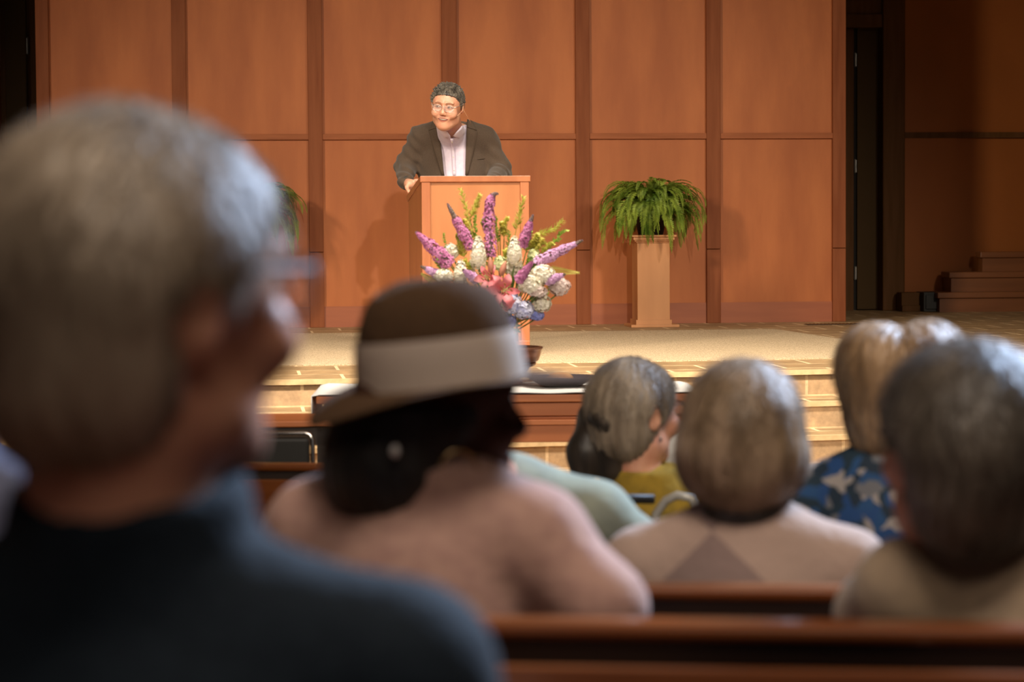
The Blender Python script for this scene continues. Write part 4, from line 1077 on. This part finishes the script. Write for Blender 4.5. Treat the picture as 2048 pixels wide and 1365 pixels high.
def lily(x, y, face, size, label, dd=-.2):
    c = at(x, y, VD+dd); root = sroot('lily', c, label, 'flower', 'pink lilies'); R = random.Random(int(x))
    n_ = Vector(face).normalized(); u = n_.orthogonal().normalized(); v = n_.cross(u)
    mb = MB()
    for k in range(6):
        a = k*PI/3+.3+R.uniform(-.1, .1); c1 = u*math.cos(a)+v*math.sin(a); s1 = n_.cross(c1); wd = size*(.26 if k % 2 else .19); vs = []; ns = 9
        for i in range(ns+1):
            t = i/ns; out = size*(.08+.95*t); h_ = size*(.55*math.sin(min(t*1.5, 1.57))-.55*max(0, t-.55)**1.3*2.2)
            w_ = wd*math.sin(PI*min(.98, .08+t*.92))**.8; p = c1*out+n_*(h_-size*.3)
            vs += [p-s1*w_+n_*w_*.25, p-n_*w_*.12, p+s1*w_+n_*w_*.25]
        mb.add(vs, [(3*i+j, 3*i+j+1, 3*i+j+4, 3*i+j+3) for i in range(ns) for j in (0, 1)])
    mb.build('petals', m_lily, root, True)
    f = MB(); g_ = MB()
    for k in range(6):
        a = k*PI/3; c1 = u*math.cos(a)+v*math.sin(a); e = n_*size*.75+c1*size*.28; f.tube([-n_*size*.2, n_*size*.35+c1*size*.06, e], .0012, 5); g_.tube([e-v*.006, e+v*.006], .0028, 6)
    f.tube([-n_*size*.2, n_*size*.95], .0016, 5); f.build('stamens', m_fil, root); g_.build('anthers', m_anth, root); stem(root, c)
lily(976, 557, (-.35, -1, .25), .060, 'pink lily facing left, upper of the open lilies')
lily(1006, 582, (.15, -1, .15), .074, 'pink lily facing forward with yellow stamens', -.24)
lily(1004, 606, (.0, -.8, -.6), .058, 'pink lily drooping above the periwinkle hydrangea', -.20)
for (x, y, tx, ty, lab) in ((983, 546, 980, 514, 'upright closed pink lily bud left of the other bud'), (1001, 552, 1012, 522, 'closed pink lily bud leaning right above the open lilies')):
    a = at(x, y, VD-.2); b = at(tx, ty, VD-.2); root = sroot('lily_bud', a, lab, 'flower', 'lily buds')
    mb = MB(); mb.tube([Vector((0, 0, 0))]+[(b-a)*t for t in (.15, .35, .6, .85, 1)], [.005, .010, .013, .012, .007, .002], 10); mb.build('bud', m_lilyb, root, True); stem(root, a)
def sprig(bx_, by_, tx, ty, label, mm, ll=.022, wl=.0032, n=40, dd=.04, bend=0, name='leafy_sprig', cat='foliage'):
    R = random.Random(int(tx*5+ty)); a = at(bx_, by_, VD+dd); b = at(tx, ty, VD+dd-.02); root = sroot(name, a, label, cat, 'greenery sprigs in the urn')
    d0 = (b-a); sd_ = d0.cross(FW).normalized(); pts = [d0*t+sd_*bend*math.sin(PI*t) for t in [i/14 for i in range(15)]]
    mb = MB(); mb.tube(pts, .0018, 5)
    for i in range(n):
        t = .12+.88*i/n; f_ = t*14; k = min(int(f_), 13); p = pts[k].lerp(pts[k+1], f_-k); ax = (pts[k+1]-pts[k]).normalized(); u = ax.orthogonal().normalized(); v = ax.cross(u)
        for j in range(4 if wl < .005 else 2):
            q = R.uniform(0, 2*PI); o = (u*math.cos(q)+v*math.sin(q)); L1 = ll*(1.3 if wl < .005 else 1)*(1.05-t*.5)*R.uniform(.8, 1.15); e = p+(o*.95+ax*.75).normalized()*L1; m_ = (p+e)/2; s_ = o.cross(ax).normalized()*wl
            mb.add([p, m_-s_, e, m_+s_], [(0, 1, 2, 3)])
    mb.build('leaves', mm, root); stem(root, a, .002)
sprig(944, 492, 920, 378, 'feathery yellow-green sprig rising at the left of the tallest spike', m_leafy, .030, bend=-.01, n=34)
sprig(940, 440, 960, 391, 'short feathery sprig leaning right beside the left tall one', m_leafy, .024)
sprig(1030, 470, 1047, 394, 'feathery yellow-green sprig in front of the lectern right edge', m_leafy, .028, n=32)
sprig(1062, 470, 1127, 441, 'feathery sprig arching right above the long lilac spike', m_leafy, .026, bend=-.015, n=32)
sprig(1000, 470, 1015, 436, 'short feathery sprig just right of the tallest purple spike', m_leafy, .022)
sprig(1040, 500, 1092, 486, 'fine feathery sprig above the large round white hydrangea', m_leafy, .018)
sprig(952, 488, 950, 430, 'round-leaved green sprig left of the tallest purple spike', m_leafg, .020, .008, 20, name='eucalyptus_sprig')
sprig(996, 492, 992, 432, 'round-leaved green sprig right of the tallest purple spike', m_leafg, .020, .008, 22, name='eucalyptus_sprig')
sprig(1050, 512, 1062, 462, 'round-leaved sprig beside the right purple spike', m_leafg, .020, .008, 18, name='eucalyptus_sprig')
sprig(1102, 490, 1133, 459, 'broad-leaved green sprig above the tip of the lilac spike', m_leafg, .034, .008, 9, name='leafy_sprig')
sprig(897, 520, 886, 466, 'pale green sprig behind the thick mauve spike', m_leafg, .018, .007, 14, name='eucalyptus_sprig')
sprig(962, 520, 938, 462, 'green leafy sprig behind the left tall white cone', m_leafg, .026, .007, 20)
sprig(1015, 540, 1018, 460, 'green leafy sprig behind the right tall white cone', m_leafg, .026, .007, 22)
sprig(1085, 600, 1100, 572, 'dark green leaves between the lower right blooms', m_leafg, .03, .009, 10)
sprig(1020, 640, 1034, 668, 'broad green leaf hanging below the blue hydrangea', m_leafg, .05, .010, 6, dd=-.06)
sprig(935, 540, 965, 500, 'dark filler leaves among the left white blooms', m_leafg, .03, .008, 22, dd=.02)
sprig(1040, 570, 1060, 515, 'dark filler leaves among the right white blooms', m_leafg, .03, .008, 22, dd=.02)
for q__ in ((938, 478, 930, 440, 'yellow-green leaf cluster behind the left feathery sprig'), (975, 470, 968, 440, 'yellow-green leaf cluster left of the tallest spike, upper'),
             (1008, 478, 1004, 446, 'yellow-green leaf cluster right of the tallest spike, upper'), (1062, 500, 1076, 470, 'yellow-green leaf cluster beside the right purple spike'),
             (1080, 508, 1104, 488, 'yellow-green leaf cluster above the lilac spike'), (905, 560, 872, 520, 'green filler leaves low on the left behind the round bloom'), (980, 545, 975, 470, 'light green leaves directly in front of the tallest spike stem'),
             (960, 570, 930, 520, 'green leaves between the left white cone and the lilies'), (1045, 560, 1085, 512, 'green leaves under the long lilac spike'),
             (1020, 560, 1010, 500, 'green leaves between the two tall white cones'), (1055, 600, 1092, 590, 'green leaves among the lowest right blooms'),
             (985, 640, 960, 600, 'green leaves beside the hat crown under the lilies'), (1030, 640, 1060, 610, 'green leaves between the periwinkle hydrangeas'),
             (930, 520, 915, 470, 'loose light green leaves beside the second purple spike'), (1060, 520, 1085, 478, 'loose light green leaves under the arching right sprig')):
    sprig(*q__, m_leafg if q__[0] % 2 else m_leafy, .030, .009, 40, dd=.03)
def fernleaf(bx_, by_, tx, ty, lab):
    a = at(bx_, by_, VD); b = at(tx, ty, VD-.05); root = sroot('fern_frond', a, lab, 'foliage', 'greenery sprigs in the urn'); d0 = b-a; sd_ = d0.cross(FW).normalized()
    mb = MB(); mb.tube([d0*t for t in (0, .5, 1)], .0014, 4)
    for i in range(22):
        t = (i+1)/22
        for q in (-1, 1):
            p = d0*t; e = p+(sd_*q+d0.normalized()*.35)*.026*(1-t*.8); mb.add([p, (p+e)/2-d0.normalized()*.003, e, (p+e)/2+d0.normalized()*.003], [(0, 1, 2, 3)])
    mb.build('leaflets', m_leafy, root); stem(root, a, .002)
fernleaf(1098, 541, 1158, 546, 'flat fern frond pointing right beside the far right bloom')
fernleaf(880, 570, 843, 548, 'small fern frond pointing left below the lilac spike')

# bread on the plate
s = Sdf(); bc_ = V(tp)+np.array([-.005, 0, .033])
s.ell(bc_, (.052, .038, .022), None, .02); s.cone(bc_+np.array([-.03, 0, -.006]), bc_+np.array([.03, 0, -.006]), .018, .018, .02)
m_bread = mat('bread_crust', lin(206, 156, 98), .7, col2=lin(176, 118, 66), scale=16, bump=.4)
sdfmesh('bread_loaf', s, .003, m_bread, label='small round bread loaf lying on the dark pewter plate', cat='bread')

# ------------------------------------------------------------------ the speaker
SD = 13.95
ft = at(905, 700, SD+.12); org = Vector((ft.x, ft.y, 0))
sp = empty('person', org, label='person in dark blazer and glasses leaning on the lectern, speaking', cat='person')
H = Head(at(895, 214, 13.62), D2R(-14-4), D2R(12), D2R(7), 1.035)
Rb = rotz(D2R(-6.5))
def J(px, py, d): return V(at(px, py, d))
shR = J(843, 278, 13.97); shL = J(969, 278, 13.97)
elR = J(811, 334, 13.98); wrR = J(812, 364, 13.80); haR = J(820, 369, 13.74)
elL = J(1001, 344, 13.97); wrL = J(985, 366, 13.62); haL = J(962, 371, 13.55)
chest = J(908, 318, 14.0); belly = J(912, 375, 14.0); hips = J(912, 430, 14.06)
hipR = V(at(885, 440, 14.06)); hipL = V(at(940, 440, 14.06))
def strunk(S_, e):
    S_.ell(chest, (.205+e, .125+e, .20+e), Rb, .05); S_.ell(belly, (.195+e, .150+e, .20+e), Rb, .05); S_.ell(hips, (.18+e, .135+e, .14+e), Rb, .05)
    S_.cone(J(880, 262, 13.93), shR, .050+e, .056+e, .05); S_.cone(J(925, 262, 13.93), shL, .050+e, .056+e, .05)
def sarm(S_, e, q):
    a, b, c = (shR, elR, wrR) if q < 0 else (shL, elL, wrL)
    S_.cone(a, b, .060+e, .050+e, .03); S_.cone(b, c, .050+e, .033+e, .03)
bs = Sdf(); H.add(bs, 1.03, smile=True)
H.ell(bs, (0, -.045, -.088), (.040, .044, .028), .03)
bs.cone(J(903, 266, 13.90), H.w((0, .02, -.05)), .068, .066, .03)
strunk(bs, -.015); sarm(bs, -.015, -1); sarm(bs, -.015, 1)
for q, hp_ in ((-1, hipR), (1, hipL)):
    kn = hp_+np.array([q*.03, -.02, -.36]); an = np.array([kn[0], kn[1]+.03, .10])
    bs.cone(hp_, kn, .085, .060, .04); bs.cone(kn, an, .058, .040, .03); bs.cone(an-np.array([0, 0, .02]), an+np.array([0, -.14, -.06]), .038, .03, .03)
# hands
px_ = V(CX); pz_ = V(CY); pd_ = V(FW)
bs.ell(haR, (.030, .042, .026), Rb, .012)
bs.cone(wrR, haR, .026, .026, .02)
for i in range(4):   # fingers fold over the side edge of the lectern and down
    a = haR+pd_*(-.030+.019*i)+px_*(-.006)+pz_*.006; b = a+px_*(-.012)+pz_*(-.026)-pd_*.006; c = b+px_*(.012)+pz_*(-.024); e2 = c+px_*.012+pz_*(-.008)
    bs.cone(a, b, .0105, .010, .006); bs.cone(b, c, .010, .009, .005); bs.cone(c, e2, .009, .008, .004)
a = haR+px_*.014+pz_*.008; b = a+px_*.020+pz_*.012-pd_*.02; c = b+px_*.020+pz_*.002-pd_*.012
bs.cone(a, b, .012, .011, .010); bs.cone(b, c, .0105, .009, .005)
bs.ell(haL, (.042, .036, .018), Rb, .012); bs.cone(wrL, haL, .026, .024, .02)
for i in range(4):
    a = haL+px_*(-.02)+pd_*(-.03+.019*i); b = a+px_*(-.034-(.004 if i in (1, 2) else 0))+pz_*(-.004); c = b+px_*(-.024)+pz_*(-.012); bs.cone(a, b, .0095, .009, .006); bs.cone(b, c, .009, .0075, .004)
a = haL-pd_*.025+px_*.01; b = a+px_*(-.025)-pd_*.03; c = b+px_*(-.024)-pd_*.008; bs.cone(a, b, .0115, .010, .008); bs.cone(b, c, .010, .0085, .004)
c_ = H.c; lo_ = c_-.16; hi_ = c_+.16
sdfmesh('body', bs, .0085, skin_t, sp, org, fine=(np.minimum(lo_, c_-.15), hi_, .0026))
o = V(org)
# shirt
m_shirt = mat('lavender_shirt', lin(222, 208, 222), .75, bump=.2, scale=40, col2=lin(212, 196, 214))
m_blz = mat('blazer_tweed', lin(72, 58, 47), .9, col2=lin(80, 66, 54), scale=220, bump=.2, spec=.2, sheen=.15)
m_blz2 = mat('blazer_lapel', lin(76, 62, 51), .9, col2=lin(82, 68, 56), scale=220, spec=.2)
ss = Sdf(); strunk(ss, .0); ss.cone(J(903, 272, 13.90), H.w((0, .02, -.062)), .078, .072, .03)
ztop_s = V(at(900, 250, 13.9))[2]
def vneck(X, Y, Z):
    u = (X-CP.x)*CX.x+(Y-CP.y)*CX.y+(Z-CP.z)*CX.z; dp = (X-CP.x)*FW.x+(Y-CP.y)*FW.y+(Z-CP.z)*FW.z
    za = V(at(900, 279, 13.85))[2]; zb = V(at(900, 248, 13.85))[2]; k = 13.87/F
    l = np.interp(Z, [za, zb], [(905-1024)*k, (884-1024)*k]); r_ = np.interp(Z, [za, zb], [(905-1024)*k, (928-1024)*k])
    return -np.maximum(np.maximum(np.maximum(l-u, u-r_), za-Z), dp-13.95)
ss.cut(vneck); ss.cut(lambda X, Y, Z: Z-ztop_s+0*X+0*Y)
shirt = sdfmesh('shirt', ss, .009, m_shirt, sp, org)
js = Sdf(); strunk(js, .020); sarm(js, .012, -1); sarm(js, .012, 1)
def pxy(X, Y, Z):   # image-like lateral and vertical coordinates of the torso, metres in the plane across the shoulders
    return ((X-CP.x)*CX.x+(Y-CP.y)*CX.y+(Z-CP.z)*CX.z), ((X-CP.x)*FW.x+(Y-CP.y)*FW.y+(Z-CP.z)*FW.z)
zt0 = V(at(900, 250, 13.9))[2]; zt1 = V(at(900, 352, 13.85))[2]; zt2 = V(at(900, 420, 13.85))[2]
def lat(px): return (px-1024)/F*13.87
def opening(X, Y, Z):
    u, dp = pxy(X, Y, Z)
    l = np.interp(Z, [zt2, zt1, zt0], [lat(898), lat(889), lat(876)]); r = np.interp(Z, [zt2, zt1, zt0], [lat(922), lat(931), lat(934)])
    inside = np.maximum(np.maximum(l-u, u-r), dp-14.0)
    return -inside
js.cut(opening)
nzt = V(at(900, 246, 13.9))[2]
fold = lambda X, Y, Z: 0
lo, hi = js.bounds(.02); ax = [axis(lo[i], hi[i], .0075) for i in range(3)]
Dj = js.grid(*ax)
X = ax[0][:, None, None]; Y = ax[1][None, :, None]; Z = ax[2][None, None, :]
cx_ = chest[0]
armw = np.clip((np.abs(X-cx_)-.17)/.06, 0, 1)
Dj = Dj + (.0045*np.sin(Z*85+X*60+2*np.sin(Y*30)))*armw + .002*np.sin(Z*30+X*22)
P, Q = nets(Dj, *ax)
me = bpy.data.meshes.new('blazer'); me.from_pydata((P-o).tolist(), [], Q.tolist()); me.update()
blz = link('blazer', me, m_blz, sp, smooth=True)
# lapels: outlines in image-plane metres of the torso, projected onto the chest
jf = Sdf(); strunk(jf, .020)
CR = np.array([[CX.x, FW.x, CY.x], [CX.y, FW.y, CY.y], [CX.z, FW.z, CY.z]])
c0 = V(at(905, 300, 13.9)); SC = 13.9/F
def q_(px, py): return ((px-905)*SC, (300-py)*SC)
def jp(name, A, B, m, off=.003, th=.004, parent=sp, nu=12, nv=3, sdf=jf, **k):
    return patch(name, sdf, [q_(*p) for p in A], [q_(*p) for p in B], off, th, CR, c0, m, parent, org, nu, nv, start=.35, **k)
jp('lapel', [(876, 252), (879, 275), (884, 305), (889, 352)], [(869, 250), (857, 262), (869, 305), (884, 352)], m_blz2, .004)
jp('lapel', [(934, 246), (933, 275), (932, 305), (931, 352)], [(942, 246), (956, 266), (947, 308), (936, 352)], m_blz2, .004)
jp('lapel_collar', [(877, 240), (876, 250), (877, 256)], [(866, 243), (862, 252), (858, 262)], m_blz2, .007)
jp('lapel_collar', [(934, 238), (935, 248), (934, 256)], [(944, 240), (949, 250), (954, 262)], m_blz2, .007)
jp('pocket', [(955, 318), (968, 316), (980, 314)], [(955, 320), (968, 318), (980, 316)], m_blz2, .001, .002)
ssf = Sdf(); strunk(ssf, .002); ssf.cone(J(903, 272, 13.90), H.w((0, .02, -.062)), .080, .074, .03)
m_shc = mat('shirt_collar', lin(228, 214, 228), .7)
jp('shirt_collar', [(880, 246), (889, 262), (903, 278)], [(878, 258), (883, 270), (891, 281)], m_shc, .006, .003, sdf=ssf)
jp('shirt_collar', [(928, 252), (922, 262), (907, 278)], [(932, 258), (930, 269), (920, 280)], m_shc, .006, .003, sdf=ssf)
jp('placket', [(902, 282), (904, 310), (906, 352)], [(908, 282), (910, 310), (912, 352)], m_shirt, .0045, .001, sdf=ssf)
for yb in (287, 314, 341):
    jp('button', [(904+(yb-283)*.06, yb), (906+(yb-283)*.06, yb)], [(904+(yb-283)*.06, yb+2), (906+(yb-283)*.06, yb+2)], m_w, .007, .002, nu=3, nv=2, sdf=ssf)
for a_, b_, e_ in ((elR, wrR, .048), (elL, wrL, .048)):
    dv = (b_-a_)/np.linalg.norm(b_-a_); mb = MB(); mb.tube([b_-dv*.012-o, b_+dv*.012-o], [.041, .038], 16); mb.build('shirt_cuff', m_shirt, sp, True)
mb = MB(); dv = (haR-wrR)/np.linalg.norm(haR-wrR); cc = wrR+dv*.018-o; u = np.cross(dv, [0, 0, 1.]); u /= np.linalg.norm(u); v = np.cross(dv, u)
mb.tube([cc+.034*(u*math.cos(t)+v*math.sin(t)) for t in np.linspace(0, 2*PI, 20)], .005, 8); mb.build('watch', m_black, sp, True)
ts = Sdf(); ts.ell(hips, (.185, .142, .145), Rb, .05)
for q, hp_ in ((-1, hipR), (1, hipL)):
    kn = hp_+np.array([q*.03, -.02, -.36]); an = np.array([kn[0], kn[1]+.03, .10]); ts.cone(hp_, kn, .10, .075, .04); ts.cone(kn, an, .075, .06, .03)
sdfmesh('trousers', ts, .014, m_trous, sp, org)
for q, hp_ in ((-1, hipR), (1, hipL)):
    x_ = hp_[0]+q*.03; y_ = hp_[1]+.01; s = Sdf(); s.cone((x_, y_+.03, .05), (x_, y_-.15, .04), .048, .040, .02); s.cut(lambda X, Y, Z: 0.0-Z+0*X+0*Y); sdfmesh('shoe', s, .008, m_black, sp, org)
# face details
fs_ = Sdf(); H.add(fs_, 1.03, smile=True)
def fp(name, A, B, m, off=.0006, th=.0012, nu=12, nv=4, **k): return patch(name, fs_, A, B, off, th, H.R, H.c, m, sp, org, nu, nv, start=.25, sc=H.sc, **k)
m_mouth = mat('mouth_dark', (0.10, 0.022, 0.018), .6); m_teeth = mat('teeth', (0.48, 0.41, 0.32), .4); m_lip = mat('lips', lin(184, 108, 90), .5)
m_brow = mat('eyebrow', lin(160, 116, 90), .8); m_eyew = mat('eye_white', (0.62, 0.54, 0.48), .3); m_iris = mat('iris', (0.02, 0.012, 0.008), .2); m_lash = mat('lash_line', lin(80, 44, 34), .7)
def arc(x0, x1, z0, sag, n=9, x_c=0): return [(x0+(x1-x0)*i/n, z0-sag*(1-(2*i/n-1)**2)) for i in range(n+1)]
fp('mouth', arc(-.028, .028, -.0500, -.0025), arc(-.028, .028, -.0510, .0080), m_mouth, .0008, .0006)
fp('teeth', arc(-.021, .021, -.0500, -.0018), arc(-.020, .020, -.0510, .0030), m_teeth, .0018, .0010)
fp('upper_lip', arc(-.030, .030, -.0480, -.0045), arc(-.030, .030, -.0500, -.0015), m_lip, .0012, .0022, round_=True)
fp('lower_lip', arc(-.027, .027, -.0515, .0070), arc(-.025, .025, -.0530, .0125), m_lip, .0012, .0035, round_=True)
for q in (-1, 1):
    X_ = lambda a: [(q*p[0], p[1]) for p in a]
    ey = [(.018, .014), (.024, .0185), (.032, .0200), (.040, .0185), (.046, .0145)]; ed = [(.018, .0135), (.024, .0120), (.032, .0115), (.040, .0122), (.046, .0140)]
    fp('eye', X_(ey), X_(ed), m_eyew, .0012, .0010)
    ic = -.004+.032*1.0; ix = q*.032-.004
    fp('iris', [(ix-.0055, .0165), (ix-.003, .0195), (ix+.003, .0195), (ix+.0055, .0165)], [(ix-.0055, .0150), (ix-.003, .0118), (ix+.003, .0118), (ix+.0055, .0150)], m_iris, .0022, .0008, nu=6, nv=3)
    fp('eyelid', X_([(.016, .0150), (.024, .0215), (.032, .0232), (.040, .0215), (.049, .0140)]), X_([(.017, .0135), (.024, .0180), (.032, .0192), (.040, .0180), (.048, .0125)]), m_lash, .0018, .0016)
    fp('eyebrow', X_([(.013, .040), (.024, .043), (.036, .043), (.050, .035)]), X_([(.013, .036), (.024, .0385), (.036, .0385), (.050, .0325)]), m_brow, .0008, .0015)
m_gl = mat('glasses_frame', (0.62, 0.56, 0.50), .25, .7)
glasses(H, sp, org, m_gl, m_lens, y=-.118, half=.0255, hz=.0175, zc=.012, gap=.033, r=.0013, W=1.07)
# hair: short, brushed up, pepper grey
m_hs = hairmat('hair_pepper', (0.014, 0.010, 0.007), (0.17, 0.14, 0.105), 55, (1, 1, .5), .4)
def hsp(s):
    H.ell(s, (0, .018, .036), (.0875, .106, .096), .02); H.ell(s, (0, -.030, .050), (.074, .062, .058), .02)
LS = [(-.3, .04), (-.04, .022), (-.01, .004), (.015, -.030), (.035, -.040), (.05, -.050), (.062, -.058), (.078, -.078), (.090, -.2), (.3, -.2)]
hr = hair('hair', H, hsp, -.075, LS, m_hs, sp, org, h=.0032, amp=.0022, fr=260, strands=0)
mb = MB(); R = random.Random(2)
hsf = Sdf(); hsp(hsf)
for i in range(800):
    th = R.uniform(-PI, PI); zz = R.uniform(.02, .125); 
    xl_ = .080*math.sin(th)*(1-((zz-.04)/.10)**2*.8); yl = .010-.088*math.cos(th)*(1-((zz-.04)/.10)**2*.75)
    if yl < np.interp(zz, [p[0] for p in LS], [p[1] for p in LS])+.002 and zz < .086: continue
    n_ = np.array([xl_*.7, (yl-.02)*.7, (zz-.0)*.9]); n_ /= np.linalg.norm(n_)
    pc = np.array([0, .015, .03]); dirr = np.array([xl_, yl, zz])-pc; dirr /= np.linalg.norm(dirr)
    ps = pc+dirr*np.array([.084, .102, .094])
    tip = ps+dirr*R.uniform(.003, .010)+np.array([R.uniform(-.014, .004), R.uniform(-.006, .008), R.uniform(-.002, .008)])
    mid = (ps+tip)/2+dirr*.003
    a, b, c = [Vector(H.w(t)-o) for t in (ps-dirr*.006, mid, tip)]
    mb.tube([a, b, c], [.0040, .0036, .0016], 5)
mb.build('hair_tufts', m_hs, sp, True)
# headset microphone
m_wire = mat('headset_wire', lin(232, 180, 140), .4)
mb = MB(); e0 = H.w((.086, -.004, .020)); mb.tube([e0-o, H.w((.090, -.020, -.004))-o, H.w((.080, -.050, -.022))-o, H.w((.068, -.074, -.032))-o], .0011, 6)
mb.tube([H.w((.068, -.074, -.032))-o, H.w((.064, -.078, -.035))-o], .0022, 8)
mb.tube([H.w((.086, .022, -.012))-o, J(936, 236, 13.7)-o, J(940, 242, 13.72)-o, J(942, 250, 13.78)-o], .0009, 6); mb.build('headset_microphone', m_wire, sp, True)
# the speaker's label is the only one facing the congregation
